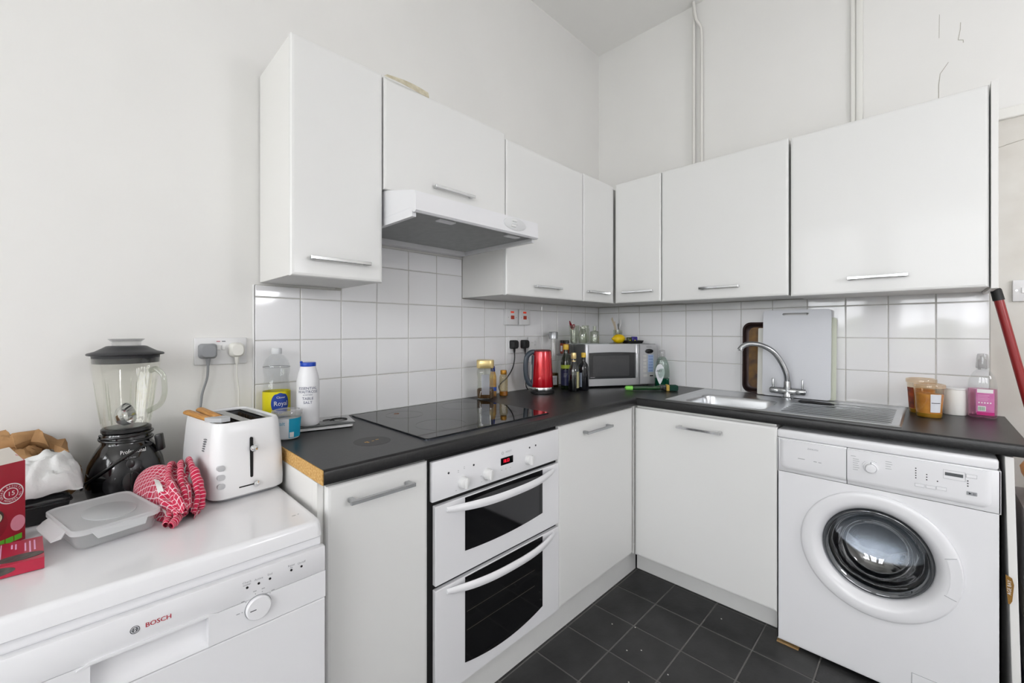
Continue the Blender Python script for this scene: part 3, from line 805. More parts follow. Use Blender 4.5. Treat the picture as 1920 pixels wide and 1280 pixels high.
loft(bm, [ring_pts(R_, YF + h, 72) for R_, h in ((.172, .0), (.165, .05), (.16, .075), (.168, .09), (.215, .095))], False, False)
obj('door_gasket', bm, mat('grey_rubber', '#54575a', .6, bump=.1, bscale=60), r, world=True, smooth=70)
bm = BM()
loft(bm, [ring_pts(R_, YF + h, 72) for R_, h in ((.20, .10), (.224, .12), (.224, .44), (.20, .46), (.001, .46))], False, True)
dm = obj('drum', bm, mat('drum_steel', '#b4b7ba', .22, metal=1, var=.1, vscale=20), r, world=True, smooth=60)
bm = BM()
for row in range(6):
    for k in range(40):
        a = 2 * PI * (k + .5 * (row % 2)) / 40; c = Vector((1.5255 + .2232 * math.cos(a), YF + .15 + row * .035, .4585 + .2232 * math.sin(a))); nrm = Vector((-math.cos(a), 0, -math.sin(a))); tg = Vector((-math.sin(a), 0, math.cos(a)))
        bm.faces.new([bm.verts.new(c + nrm * .0006 + tg * .004 * math.cos(q * PI / 3) + Vector((0, .004 * math.sin(q * PI / 3), 0))) for q in range(6)])
pf = obj('drum_perforation', bm, DARK, dm, smooth=0); pf['kind'] = 'stuff'
for k in range(3):
    a = math.radians(200 + 120 * k); d_ = Vector((math.cos(a), 0, math.sin(a))); t_ = Vector((-math.sin(a), 0, math.cos(a)))
    bm = BM(); loft(bm, [[Vector((1.5255, y, .4585)) + d_ * .225 + t_ * .03, Vector((1.5255, y, .4585)) + d_ * .165, Vector((1.5255, y, .4585)) + d_ * .225 - t_ * .03] for y in (YF + .13, YF + .43)])
    obj('drum_paddle', bm, mat('drum_steel'), dm, smooth=40)
bm = BM()
for a in ((1.620, 1.72, .0985, .0995), (1.620, 1.621, .03, .0995), (1.719, 1.72, .03, .0995)): add_box(bm, a[0], a[1], YF - .0006, YF + .001, a[2], a[3])
obj('filter_hatch_gap', bm, GREYP, r, world=True, smooth=0)
bm = BM(); add_box(bm, 1.622, 1.718, YF - .0015, YF + .001, .03, .098, .0005); obj('filter_hatch', bm, APPL, r, world=True)
for x in (1.27, 1.775):
    for y in (-.55, -.1):
        bm = BM(); lathe(bm, [(.018, 0), (.018, .008), (.008, .010), (.008, .022)], 16, x, y); obj('foot', bm, BPLAM, r, world=True)
bm = BM(); add_box(bm, 1.226, 1.30, -.600, -.52, 0.0, .006, .001); sep('wooden_packer', bm, mat('raw_wood', '#a98a5e', .8, bump=.2, bscale=60, stretch=(2, 20, 20), col2='#8a6b42', vscale=12), 'thin strip of wood packing under the left foot of the washing machine', 'wood strip')

# ================================================================ SINK AND TAP
def sstep(a, b, x):
    t = max(0, min(1, (x - a) / (b - a))); return t * t * (3 - 2 * t)
r = thing('kitchen_sink', 'stainless steel inset sink with a ribbed draining board on the right', 'sink', (1.16, -.29, .910))
SX0, SX1, SY0, SY1 = .736, 1.594, -.546, -.024
def sink_z(x, y):
    e = min(x - SX0, SX1 - x, y - SY0, SY1 - y)
    z = .9105 + .0035 * sstep(0, .004, e) - .0030 * sstep(.012, .026, e)
    qx, qy = abs(x - .980) - (.172 - .055), abs(y + .362) - (.152 - .055)
    sd = math.hypot(max(qx, 0), max(qy, 0)) + min(max(qx, qy), 0) - .055
    z -= .003 * sstep(.03, .0, sd)
    z -= .150 * sstep(0, .030, -sd) + .010 * sstep(.03, .14, -sd)
    if x > 1.2:
        m = sstep(1.205, 1.235, x) * sstep(1.572, 1.548, x) * sstep(-.515, -.49, y) * sstep(-.085, -.12, y)
        z += m * (-.0045 + .0060 * (0.5 + 0.5 * math.cos((y + .49) / .043 * 2 * PI)) ** 2)
    return z
xs_ = []
x = SX0
while x < SX1: xs_.append(x); x += .0035 if x < 1.21 else .007
xs_.append(SX1)
ys_ = [SY0 + (SY1 - SY0) * j / 150 for j in range(151)]
bm = BM()
G = [[bm.verts.new((x, y, sink_z(x, y))) for y in ys_] for x in xs_]
for a, b_ in zip(G[:-1], G[1:]):
    for j in range(len(ys_) - 1): bm.faces.new((a[j], b_[j], b_[j + 1], a[j + 1]))
obj('sink_top', bm, STEEL, r, world=True, smooth=60, fix=False)
bm = BM(); lathe(bm, [(.035, .7525), (.033, .754), (.02, .7525), (.018, .7515)], 24, .98, -.362); obj('waste_strainer', bm, CHROME, r, world=True)

r = thing('mixer_tap', 'chrome kitchen mixer tap with a swan-neck spout and two lever handles', 'tap', (1.164, -.108, .9125))
bm = BM(); lathe(bm, [(.026, 0), (.026, .004), (.021, .008), (.0190, .012), (.0170, .035), (.0175, .05), (.0165, .07), (.0150, .086)], 28); obj('pillar', bm, NICK, r)
bm = BM()
Rb = [(-.078, .006), (-.076, .012), (-.070, .0160), (-.040, .0165), (-.038, .0155), (-.036, .0165), (-.016, .0170), (.016, .0170), (.036, .0165), (.038, .0155), (.040, .0165), (.070, .0160), (.076, .012), (.078, .006)]
loft(bm, [[Vector((x, rr * math.cos(2 * PI * i / 20), .038 + rr * math.sin(2 * PI * i / 20))) for i in range(20)] for x, rr in Rb]); obj('cross_body', bm, NICK, r)
for s_ in (-1, 1):
    bm = BM(); tube(bm, [(s_ * .062, 0, .045), (s_ * .062, 0, .062), (s_ * .0625, -.002, .094), (s_ * .0625, -.002, .098)], [.0055, .0048, .0042, .002], 12); obj('lever_handle', bm, NICK, r)
bm = BM(); sp = spline([(0, 0, .085), (-.003, -.008, .125), (-.022, -.020, .180), (-.052, -.042, .232), (-.095, -.066, .262), (-.134, -.082, .270), (-.160, -.094, .266), (-.178, -.105, .252), (-.184, -.110, .238)], 6)
tube(bm, sp, [.0142 - .0020 * min(1, i / 25) for i in range(len(sp) - 4)] + [.0126, .0134, .0138, .0138], 16); spo = obj('spout', bm, NICK, r)
bm = BM(); lathe(bm, [(.0095, -.0008), (.0095, .0004)], 16, M=Matrix.Translation((-.1842, -.1102, .2372))); obj('aerator', bm, BPLAM, spo)

# ---- boards and tray leaning behind the tap
def lean(name, label, cat, x0, x1, z0, z1, yb, yt, t, rad, mt, slot=None):
    bm = BM(); cx_, cz_ = (x0 + x1) / 2, (z0 + z1) / 2; hx, hz = (x1 - x0) / 2, (z1 - z0) / 2
    def at(p, off):
        k = (p.y + hz) / (2 * hz); return Vector((cx_ + p.x, yb + (yt - yb) * k - off, cz_ + p.y))
    o_ = rrect(hx, hz, rad, 0, 5)
    if slot:
        sx0, sx1, sz, sh = slot
        i_ = [p + Vector(((sx0 + sx1) / 2 - cx_, sz - cz_, 0)) for p in rrect((sx1 - sx0) / 2, sh / 2, sh / 2, 0, 5)]
        F0 = [[at(p, t) for p in o_], [at(p, t) for p in i_], [at(p, 0) for p in i_], [at(p, 0) for p in o_], [at(p, t) for p in o_]]
        loft(bm, F0, False, False)
        bmesh.ops.remove_doubles(bm, verts=bm.verts[:], dist=1e-5)
    else: loft(bm, [[at(p, 0) for p in o_], [at(p, t) for p in o_]])
    return sep(name, bm, mt, label, cat, smooth=25)
lean('chopping_board', 'large white plastic chopping board with a slot grip behind the tap', 'chopping board', 1.042, 1.331, .9145, 1.354, -.058, -.034, .008, .016, mat('white_board', '#dcdee3', .5, bump=.08, bscale=300), (1.129, 1.243, 1.332, .0125))
lean('chopping_board', 'pale green thin board showing at the right edge behind the white one', 'chopping board', 1.10, 1.3485, .9145, 1.312, -.0405, -.0125, .004, .012, mat('pale_green_board', '#cfd3c2', .5, bump=.05, bscale=200))
lean('chopping_board', 'cream board standing left between the baking tray and the white board', 'chopping board', 1.016, 1.22, 0.9145, 1.262, -.050, -.026, .006, .006, mat('cream_board', '#d9d9d3', .5, bump=.05, bscale=200))
r = thing('baking_tray', 'dark stained metal baking tray standing on edge against the tiles', 'baking tray', (1.0115, 0, .9145))
bm = BM()
def trayring(hx, hz, rad, off): return [Vector((p.x, -off - .010 * (1 - (p.y + .19) / .38), .19 + p.y)) for p in rrect(hx, hz, rad, 0, 6)]
loft(bm, [trayring(.075, .189, .04, .020), trayring(.066, .180, .036, .022), trayring(.063, .177, .035, .012), trayring(.053, .167, .03, .004), trayring(.047, .161, .028, .004)], False, False)
obj('rim', bm, mat('dark_bronze_tin', '#3a2a26', .35, metal=.5, col2='#241a1a', vscale=12), r, smooth=50)
bm = BM(); loft(bm, [trayring(.0475, .1615, .028, .0035), trayring(.0475, .1615, .028, .0042), trayring(.035, .145, .02, .0045)], True, True)
obj('stained_base', bm, mat('burnt_tin', '#7a5a2e', .45, metal=.35, col2='#40302a', vscale=16, detail=8, bump=.1, bscale=60), r, smooth=50)
r = thing('kitchen_knife', 'black handled knife lying on the draining board by the tap', 'knife', (1.30, -.242, .9145))
bm = BM(); tube(bm, [(-.064, -.012, .010), (-.055, -.011, .011), (-.02, -.004, .011), (.02, .004, .009), (.05, .010, .008), (.066, .012, .006)], [.005, .0085, .0085, .008, .007, .003], 12, flat=.8); obj('knife_handle', bm, BPLAM, r)
bm = BM(); loft(bm, [[Vector((.064, .011, .004)), Vector((.064, .013, .004)), Vector((.066, .014, .010)), Vector((.066, .010, .010))], [Vector((.15, .03, .003)), Vector((.15, .0305, .003)), Vector((.15, .031, .005)), Vector((.15, .030, .005))]]); obj('blade', bm, STEEL, r)

# ---- dish brush
r = thing('dish_brush', 'green dish brush with a lime grip end and sponge head beside the sink', 'brush', (.545, -.315, .910), math.radians(40))
bm = BM(); tube(bm, [(-.14, 0, .014), (-.135, 0, .014), (-.105, 0, .014), (-.098, 0, .014)], [.006, .0125, .0130, .0125], 16); obj('grip_end', bm, mat('lime_rubber', '#84d65a', .4, var=.05, vscale=20), r)
bm = BM(); tube(bm, [(-.098, 0, .014), (-.03, 0, .015), (.03, 0, .016), (.055, 0, .018)], [.0118, .0112, .0112, .0125], 16); obj('clear_handle', bm, glass('green_clear_plastic', '#4f9a5e', refl=.8, base=.08, haze=.35, hazecol='#2f7a3f'), r)
bm = BM(); add_box(bm, .052, .085, -.016, .016, .004, .034, .006, 2); obj('head', bm, BPLA, r)
bm = BM(); add_box(bm, .085, .102, -.020, .020, .001, .036, .005, 2); obj('sponge', bm, mat('yellow_sponge', '#d6b45c', .9, bump=.6, bscale=260, var=.2, vscale=80), r)
bm = BM(); add_box(bm, .102, .150, -.021, .021, .001, .034, .008, 2); obj('scourer', bm, mat('green_scourer', '#1f4b3e', .95, bump=.8, bscale=300, var=.3, vscale=90), r)

# ================================================================ SMALL THINGS ON THE RIGHT RUN
def bottle_parts(r, body, bmat, cap, cmat, n=28, capn=None):
    bm = BM(); lathe(bm, body, n, cap1=False); b_ = obj('bottle_body', bm, bmat, r, smooth=50)
    bm = BM(); lathe(bm, cap, capn or n); obj('cap', bm, cmat, r, smooth=40)
    return b_
def band(r, R, z0, z1, mt, name='label_band', a0=0, a1=2 * PI, n=28, parent=None):
    bm = BM()
    if a1 - a0 >= 2 * PI - 1e-3: lathe(bm, [(R, z0), (R, z1)], n, cap0=False, cap1=False)
    else:
        rows = [[Vector((R * math.cos(a0 + (a1 - a0) * i / n), R * math.sin(a0 + (a1 - a0) * i / n), z)) for i in range(n + 1)] for z in (z0, z1)]
        loft(bm, rows, closed=False)
    return obj(name, bm, mt, parent or r, smooth=60)
def letters(parent, mt, s, size, R, a, z, xs=1.0, cx=0, cy=0):
    bm = BM(); text_bm(bm, s, size, None, (1, 0, 0), (0, 0, 1), wrap=(cx, cy, R, a, z), xs=xs); return obj('lettering', bm, mt, parent, smooth=0)
def toward(x, y): return math.atan2(-2.5569 - y, 1.6594 - x)     # the way a label faces into the room

# pink laundry bottle
x, y = 1.812, -.085
r = thing('laundry_bottle', 'clear plastic bottle of pink liquid with a printed pink label', 'bottle', (x, y, .9105), toward(x, y) + PI / 2)
def oval(hx, hy, z, n=32, e=2.6):
    return [Vector((hx * abs(math.cos(t)) ** (2 / e) * math.copysign(1, math.cos(t)), hy * abs(math.sin(t)) ** (2 / e) * math.copysign(1, math.sin(t)), z)) for t in (2 * PI * i / n for i in range(n))]
bm = BM(); loft(bm, [oval(a, b_, z) for a, b_, z in ((.0365, .026, 0), (.0400, .029, .006), (.0408, .0295, .06), (.0398, .029, .12), (.0370, .028, .145), (.0320, .026, .163), (.0240, .021, .178), (.0165, .0165, .186), (.0165, .0165, .192))], True, False); obj('bottle_body', bm, PET, r, smooth=60)
bm = BM(); loft(bm, [oval(a, b_, z) for a, b_, z in ((.035, .0245, .002), (.0385, .0275, .007), (.0392, .028, .06), (.0386, .028, .112))]); obj('pink_liquid', bm, glass('pink_liquid', '#f6d6e5', refl=.3, haze=.18, hazecol='#dd86b0'), r, smooth=60)
def oval_patch(bm, hx, hy, u0, u1, z0, z1, e=2.6, n=12, off=.0006):
    rows = []
    for z in (z0, z1):
        row = []
        for i in range(n + 1):
            u = u0 + (u1 - u0) * i / n; k = max(0, 1 - abs(u / hx) ** e) ** (1 / e)
            row.append(Vector((u, -(hy * k + off), z)))
        rows.append(row)
    loft(bm, rows, closed=False)
bm = BM(); oval_patch(bm, .0408, .0295, -.017, .031, .020, .112); lb = obj('front_label', bm, mat('magenta_label', '#bb5a95', .45, col2='#c578a8', vscale=20), r, smooth=60)
bm = BM(); oval_patch(bm, .0408, .0295, -.015, .031, .012, .024, off=.001); obj('label_base_band', bm, mat('deep_magenta', '#b5116f', .4, var=.05), lb, smooth=60)
bm = BM(); oval_patch(bm, .0408, .0295, -.014, .028, .098, .112, off=.001); obj('label_white_flash', bm, WPLA, lb, smooth=60)
bm = BM(); oval_patch(bm, .0408, .0295, -.012, .009, .028, .047, off=.001); bc = obj('barcode_panel', bm, WPLA, lb, smooth=60)
for k in range(7):
    bm = BM(); oval_patch(bm, .0408, .0295, -.0105 + k * .0026, -.0092 + k * .0026, .030, .044, n=1, off=.0014); obj('barcode_bar', bm, mat('green_bar', '#4f8a5c', .5, var=.05), bc)
for k in range(5):
    bm = BM(); oval_patch(bm, .0408, .0295, -.0105 + k * .0075, -.0070 + k * .0075, .0575, .0625, n=2, off=.001); obj('label_dot', bm, WPLA, lb)
for k in range(4):
    bm = BM(); oval_patch(bm, .0408, .0295, -.012, .014 + .004 * (k % 2), .070 + k * .006, .0715 + k * .006, n=4, off=.001); obj('label_text_line', bm, mat('pale_pink_print', '#e0a8cc', .5, var=.05), lb)
bm = BM(); lathe(bm, [(.0175, .192), (.0185, .196), (.0178, .212), (.0155, .240), (.0135, .248), (.005, .250)], 24); obj('clear_cap', bm, glass('cloudy_clear_plastic', '#f0f0f0', refl=.7, rough=.08, haze=.30, hazecol='#d8d8d8'), r, smooth=40)
bm = BM(); lathe(bm, [(.0125, .186), (.0125, .225), (.006, .230), (.006, .24)], 20); obj('inner_nozzle', bm, glass('cloudy_clear_plastic'), r, smooth=40)

# white pot
r = thing('white_pot', 'plain white lidded pot between the orange tubs and the pink bottle', 'pot', (1.737, -.072, .9105))
bm = BM(); lathe(bm, [(.033, 0), (.035, .003), (.0355, .05), (.035, .098), (.033, .101)], 36); obj('pot_body', bm, mat('matt_white_card', '#e2e1dd', .7, bump=.05, bscale=40), r)
bm = BM(); lathe(bm, [(.0355, .101), (.0362, .103), (.0355, .107), (.032, .108)], 36); obj('pot_lid', bm, WPLA, r)

# orange tubs
def tub(label, x, y, rz, h):
    r = thing('food_tub', label, 'tub', (x, y, .9105), rz, 'clear tubs of orange food')
    bm = BM(); lathe(bm, [(.034, 0), (.037, .003), (.0405, h * .55), (.0440, h * .86), (.0448, h * .87)], 32, cap1=False); t = obj('tub_body', bm, glass('tub_plastic', '#f6efe2', refl=.6, rough=.08), r, smooth=50)
    bm = BM(); lathe(bm, [(.0358, .002), (.0392, h * .5), (.0415, h * .68), (.039, h * .69)], 32); obj('contents', bm, mat('orange_stew', '#c98a3e', .5, col2='#d9a050', vscale=30, bump=.1, bscale=120), r)
    bm = BM(); lathe(bm, [(.0366, .0012), (.0380, .014), (.0382, .016)], 32, cap0=False, cap1=False); obj('juice_layer', bm, mat('amber_juice', '#8f6a1c', .2, var=.1, vscale=20), r)
    bm = BM(); lathe(bm, [(.0462, h * .88), (.0475, h * .89), (.0475, h * .97), (.0462, h * .99), (.041, h), (.039, h * .98)], 36); obj('tub_lid', bm, glass('lid_plastic', '#f8efe2', refl=.6, rough=.1, haze=.25, hazecol='#e6cfb0'), r, smooth=40)
    return r
a = toward(1.662, -.215)
r = tub('clear tub of orange food with a white sticker, in front', 1.663, -.213, 0, .130)
bm = BM(); rows = [[Vector(((R + .0009) * math.cos(a + t), (R + .0009) * math.sin(a + t), z)) for t in (.10 + .80 * i / 8 for i in range(9))] for R, z in ((.0382, .022), (.0427, .092))]
loft(bm, rows, closed=False); lb = obj('paper_sticker', bm, mat('white_sticker', '#d9dbe0', .5, var=.03, vscale=30), r, smooth=60)
bm = BM(); rows = [[Vector(((R + .0014) * math.cos(a + t), (R + .0014) * math.sin(a + t), z)) for t in (.16 + .66 * i / 8 for i in range(9))] for R, z in ((.0405, .057), (.0406, .0595))]
loft(bm, rows, closed=False); obj('printed_line', bm, INK, lb, smooth=60)
r = tub('clear tub of orange food pushed behind the front tub, reddish label showing', 1.640, -.125, 0, .142)
a = toward(1.640, -.125)
bm = BM(); rows = [[Vector(((R + .0009) * math.cos(a + t), (R + .0009) * math.sin(a + t), z)) for t in (-1.25 + .7 * i / 8 for i in range(9))] for R, z in ((.0378, .02), (.0436, .105))]
loft(bm, rows, closed=False); lb = obj('side_label', bm, mat('red_brown_label', '#b4532f', .5, col2='#3a3336', vscale=25), r, smooth=60)

# ---- washing-up liquid
x, y = .527, -.128
r = thing('washing_up_bottle', 'clear washing-up liquid bottle with green liquid and a leaf-shaped white label', 'bottle', (x, y, .9105), toward(x, y) + PI / 2 - .15)
bm = BM(); loft(bm, [oval(a, b_, z) for a, b_, z in ((.037, .022, 0), (.041, .025, .005), (.043, .026, .06), (.0425, .026, .10), (.038, .024, .135), (.031, .021, .16), (.022, .018, .175), (.016, .016, .182))], True, False); obj('bottle_body', bm, glass('bottle_greenish', '#dbe6e0', refl=.7, rough=.04), r, smooth=60)
bm = BM(); loft(bm, [oval(a, b_, z) for a, b_, z in ((.036, .021, .002), (.040, .024, .006), (.042, .025, .055))]); obj('green_liquid', bm, mat('dark_green_liquid', '#0f5540', .12, var=.1, vscale=10), r, smooth=60)
bm = BM()
pts = [(.026 * math.sin(t) * (1 if math.cos(t) > 0 else (1 - .55 * (-math.cos(t)) ** 1.2)), .088 + .068 * math.cos(t) * (.75 if math.cos(t) > 0 else 1)) for t in (2 * PI * i / 28 for i in range(28))]
def onb(p, off): k = max(0, 1 - abs(p[0] / .0425) ** 2.6) ** (1 / 2.6); return Vector((p[0] - .008, -(.0258 * k + off), p[1]))
prism(bm, pts, lambda p: onb(p, -.002), lambda p: onb(p, .0012)); lb = obj('leaf_label', bm, mat('white_label', '#dfe2e6', .45, var=.03, vscale=30), r, smooth=30)
bm = BM(); text_bm(bm, 'ART', .016, (-.012, -.0282, .098), (1, 0, 0), (0, 0, 1)); obj('lettering', bm, INK, lb, smooth=0)
for k in range(4):
    bm = BM(); add_box(bm, -.024, .006, -.0284, -.0278, .078 - k * .007, .0790 - k * .007); obj('label_text_line', bm, GINK, lb)
bm = BM(); lathe(bm, [(.017, .180), (.018, .184), (.0175, .215), (.015, .222), (.004, .224)], 24); obj('clear_cap', bm, glass('cloudy_clear_plastic'), r, smooth=40)

# ================================================================ MICROWAVE AND WHAT STANDS ON IT
A = math.radians(58)
r = thing('microwave_oven', 'silver microwave oven set diagonally across the worktop corner', 'microwave', (.225, -.49, .9105), A)
W, H = .470, .2575
Z0 = .008
bm = BM()
out0 = [(0, .012), (W, .012), (W, .135), (.335, .265), (.035, .265), (0, .135)]
loft(bm, [[Vector((p[0], p[1], z)) for p in out0] for z in (Z0, H - .004)] + [[Vector((.002 + p[0] * .9915, .0005 + p[1] * .996, H)) for p in out0]])
obj('casing', bm, mat('grey_metal_casing', '#a2a4a6', .35, metal=.7, var=.05, vscale=8), r, smooth=30)
bm = BM()
SIL = mat('silver_plastic', '#b3b4b6', .3, metal=.45, var=.04, vscale=8, coat=.2)
# door frame with a window opening
dx0, dx1, wx0, wx1, wz0, wz1 = .0, .352, .024, .326, .052, .206
N = 16
def arch(t): return wz1 + .004 * (1 - (2 * t - 1) ** 2)
top_in = [(wx0 + (wx1 - wx0) * i / N, arch(i / N)) for i in range(N + 1)]
outer_ = [(dx0, Z0 + .004), (dx1, Z0 + .004)] + [(dx1, H)] + [(dx0, H)]
inner_ = [(wx0, wz0), (wx1, wz0)] + list(reversed(top_in))
def yv(z): return -.004 if z > .02 else .004
def face(ptsO, ptsI):
    pass
add_box(bm, dx0, wx0, -.006, .012, Z0 + .004, H - .001, .003, 2); add_box(bm, wx1, dx1, -.006, .012, Z0 + .004, H - .001, .003, 2)
add_box(bm, wx0 - .001, wx1 + .001, -.0055, .012, Z0 + .004, wz0); 
prism(bm, [(wx0 - .001, H - .0015)] + [(p[0], p[1]) for p in top_in] + [(wx1 + .001, H - .0015)], lambda p: Vector((p[0], -.0055, p[1])), lambda p: Vector((p[0], .012, p[1])))
dr = obj('door', bm, SIL, r, smooth=30)
bm = BM(); prism(bm, [(wx0, wz0), (wx1, wz0)] + list(reversed(top_in)), lambda p: Vector((p[0], -.001, p[1])), lambda p: Vector((p[0], .006, p[1]))); obj('window_surround', bm, mat('charcoal_gloss', '#26272a', .12, coat=.4, var=.1, vscale=10), dr, smooth=0)
bm = BM(); loft(bm, [[Vector((p.x + .168, y_, p.y + .128)) for p in rrect(.118, .062, .008, 0, 4)] for y_ in (-.0008, -.0018)]); obj('window_mesh', bm, mat('dark_mesh_glass', '#3b3c3e', .14, coat=.4, var=.08, vscale=12), dr, smooth=0)
bm = BM(); add_box(bm, wx1 + .001, wx1 + .012, -.013, -.005, wz0 + .004, wz1 - .004, .003, 2); obj('door_pull', bm, mat('pale_silver', '#d9dadc', .25, metal=.3, var=.03), dr)
bm = BM(); add_box(bm, .034, .062, -.0022, -.0014, .0605, .0630); obj('printed_mark', bm, GINK, dr, smooth=0)
bm = BM(); R = []
for y_, ins in ((.012, 0), (-.002, 0), (-.006, .004)):
    pts = [Vector((dx1 + .002 + ins * .3, y_, Z0 + .004 + ins)), Vector((W - ins, y_, Z0 + .004 + ins))]
    for i in range(7): a = PI / 2 * i / 6; pts.append(Vector((W - .018 + (.018 - ins) * math.cos(a), y_, H - .019 + (.018 - ins) * math.sin(a))))
    pts.append(Vector((dx1 + .002 + ins * .3, y_, H - .001 - ins)))
    R.append(pts)
loft(bm, R); cp = obj('control_panel', bm, SIL, r, smooth=30)
bm = BM(); loft(bm, [[Vector((.416 + a * math.cos(2 * PI * i / 28), y_, .213 + b_ * math.sin(2 * PI * i / 28))) for i in range(28)] for y_, a, b_ in ((-.005, .028, .0145), (-.0075, .028, .0145), (-.008, .026, .0125))]); obj('oval_display', bm, OGLASS, cp)
bm = BM(); text_bm(bm, 'Panasonic', .0085, (.416, -.0064, .239), (1, 0, 0), (0, 0, 1)); obj('lettering', bm, INK, cp, smooth=0)
bm = BM(); add_box(bm, .408, .446, -.0072, -.005, .086, .192, .001); kp = obj('keypad', bm, mat('pale_blue_keypad', '#9fb2d0', .4, var=.1, vscale=60), cp)
for k in range(6):
    bm = BM(); add_box(bm, .413, .441, -.0086, -.0070, .090 + k * .0172, .1015 + k * .0172, .001); obj('key', bm, mat('key_blue', '#8396bd', .4, var=.1, vscale=80), kp)
for k in range(5):
    bm = BM(); add_box(bm, .376, .398, -.0072, -.005, .086 + k * .022, .102 + k * .022, .001); obj('key', bm, mat('key_grey', '#c3c3c0', .4, var=.1, vscale=80), cp)
for x0 in (.376, .416):
    bm = BM(); add_box(bm, x0, x0 + .028, -.0080, -.005, .056, .072, .0015); obj('key', bm, mat('key_grey'), cp)
bm = BM(); add_box(bm, .42, .442, -.0086, -.0079, .060, .068); obj('key_mark', bm, INK, cp)
for x, y in ((.04, .04), (.42, .04), (.05, .22), (.3, .22)):
    bm = BM(); lathe(bm, [(.014, 0), (.014, .0085)], 14, x, y); obj('foot', bm, BPLAM, r)

def mw(sx, dy): return (.225 + sx * math.cos(A) - dy * math.sin(A), -.49 + sx * math.sin(A) + dy * math.cos(A))
ZM = .9105 + H
r = thing('glass_cutting_board', 'thin glass board on the left of the microwave top, under the empty jars', 'board', (.165, -.405, ZM), A)
bm = BM(); loft(bm, [rrect(.125, .085, .012, z, 4) for z in (.0003, .0045)]); obj('board', bm, glass('board_glass', '#e8eeec', refl=.8, haze=.25, hazecol='#e8ebec'), r)
ZG = ZM + .0048
def glassjar(label, x, y, prof, extra=None):
    r = thing('glass_jar', label, 'jar', (x, y, ZG), 0, 'empty glass jars on the microwave')
    bm = BM(); n = len(prof)
    lathe(bm, prof + [(max(p[0] - .0025, .001), max(p[1], .004)) for p in reversed(prof)], 24, cap0=True, cap1=True); obj('jar_glass', bm, THICK, r, smooth=50)
    return r
r = glassjar('empty flared glass with a dark red clip on its rim', .108, -.438, [(.018, 0), (.022, .004), (.026, .05), (.033, .108)])
bm = BM(); tube(bm, [(-.036, .004, .135), (-.028, 0, .118), (-.014, -.004, .098), (.0, -.008, .09)], [.003, .006, .011, .010], 10); tube(bm, [(-.018, -.004, .10), (.004, -.008, .104), (.012, -.01, .094)], [.008, .012, .004], 10); obj('red_clip', bm, mat('dark_red_plastic', '#8d0f22', .4, var=.1, vscale=20), r)
glassjar('empty round embossed glass jar, middle one of the three front jars', .150, -.404, [(.024, 0), (.028, .004), (.029, .05), (.024, .072), (.019, .080), (.020, .100)])
glassjar('empty straight ribbed glass jar, right one of the three front jars', .196, -.345, [(.026, 0), (.028, .004), (.028, .066), (.026, .070), (.011, .076), (.011, .104)])
glassjar('empty tall glass jar with a rim, standing behind the other jars', .118, -.330, [(.024, 0), (.026, .004), (.026, .085), (.021, .095), (.024, .108)])
x, y = mw(.296, .150)
r = thing('lemon', 'bright yellow lemon on top of the microwave', 'lemon', (x, y, ZM + .0005), A)
bm = BM(); lathe(bm, [(.001, -.048), (.006, -.046), (.010, -.040), (.020, -.031), (.0265, -.018), (.0285, 0), (.0265, .018), (.020, .031), (.011, .038), (.008, .043), (.001, .0465)], 24, M=Matrix(((0, 0, 1, 0), (0, 1, 0, 0), (-1, 0, 0, .0285), (0, 0, 0, 1))))
obj('fruit', bm, mat('lemon_peel', '#f2d000', .38, bump=.25, bscale=350, col2='#e6bd00', vscale=20), r, smooth=80)
bm = BM(); lathe(bm, [(.0035, -.050), (.0045, -.047), (.003, -.045)], 8, M=Matrix(((0, 0, 1, 0), (0, 1, 0, 0), (-1, 0, 0, .0285), (0, 0, 0, 1)))); obj('stem_end', bm, mat('lemon_stem', '#a8b02a', .7, var=.1, vscale=60), r)
x, y = mw(.375, .120)
r = thing('black_tray', 'small shallow black tray on the right of the microwave top', 'tray', (x, y, ZM), A)
bm = BM(); P0 = [rrect(a, b_, .006, z, 3) for a, b_, z in ((.048, .040, .0004), (.056, .046, .018), (.0545, .0445, .018), (.046, .038, .003))]; loft(bm, P0); obj('tray_shell', bm, BPLAM, r)
x, y = mw(.372, .115)
for i, (dx, dz, s, c1, lab) in enumerate(((-.022, 0, .017, '#3c4a1c', 'dark olive packet with a yellow mark in the black tray'), (.012, 0, .020, '#3a2a9c', 'violet-blue packet in the black tray beside the olive one'))):
    q = thing('snack_packet', lab, 'packet', (x + dx * math.cos(A), y + dx * math.sin(A), ZM + .004), A + .1 * i)
    bm = BM(); add_box(bm, -s, s, -.009, .009, 0, .034 + .004 * i, .004, 2); obj('wrapper', bm, mat('wrapper_%d' % i, c1, .35, col2=('#20280f', '#281c70')[i], vscale=40), q)
    bm = BM(); add_box(bm, -.004, .006, -.0100, -.0088, .004, .018, .0005); obj('yellow_mark', bm, mat('yellow_print', '#c9cf2e', .5, var=.1, vscale=40), q)
x, y = mw(.322, .215)
r = thing('utensil_glass', 'glass holding chopsticks and a white knife behind the lemon', 'glass', (x, y, ZM), A)
bm = BM(); lathe(bm, [(.024, 0), (.027, .004), (.031, .085), (.0295, .085), (.0255, .006), (.002, .005)], 24, cap1=True); obj('tumbler', bm, THICK, r, smooth=50)
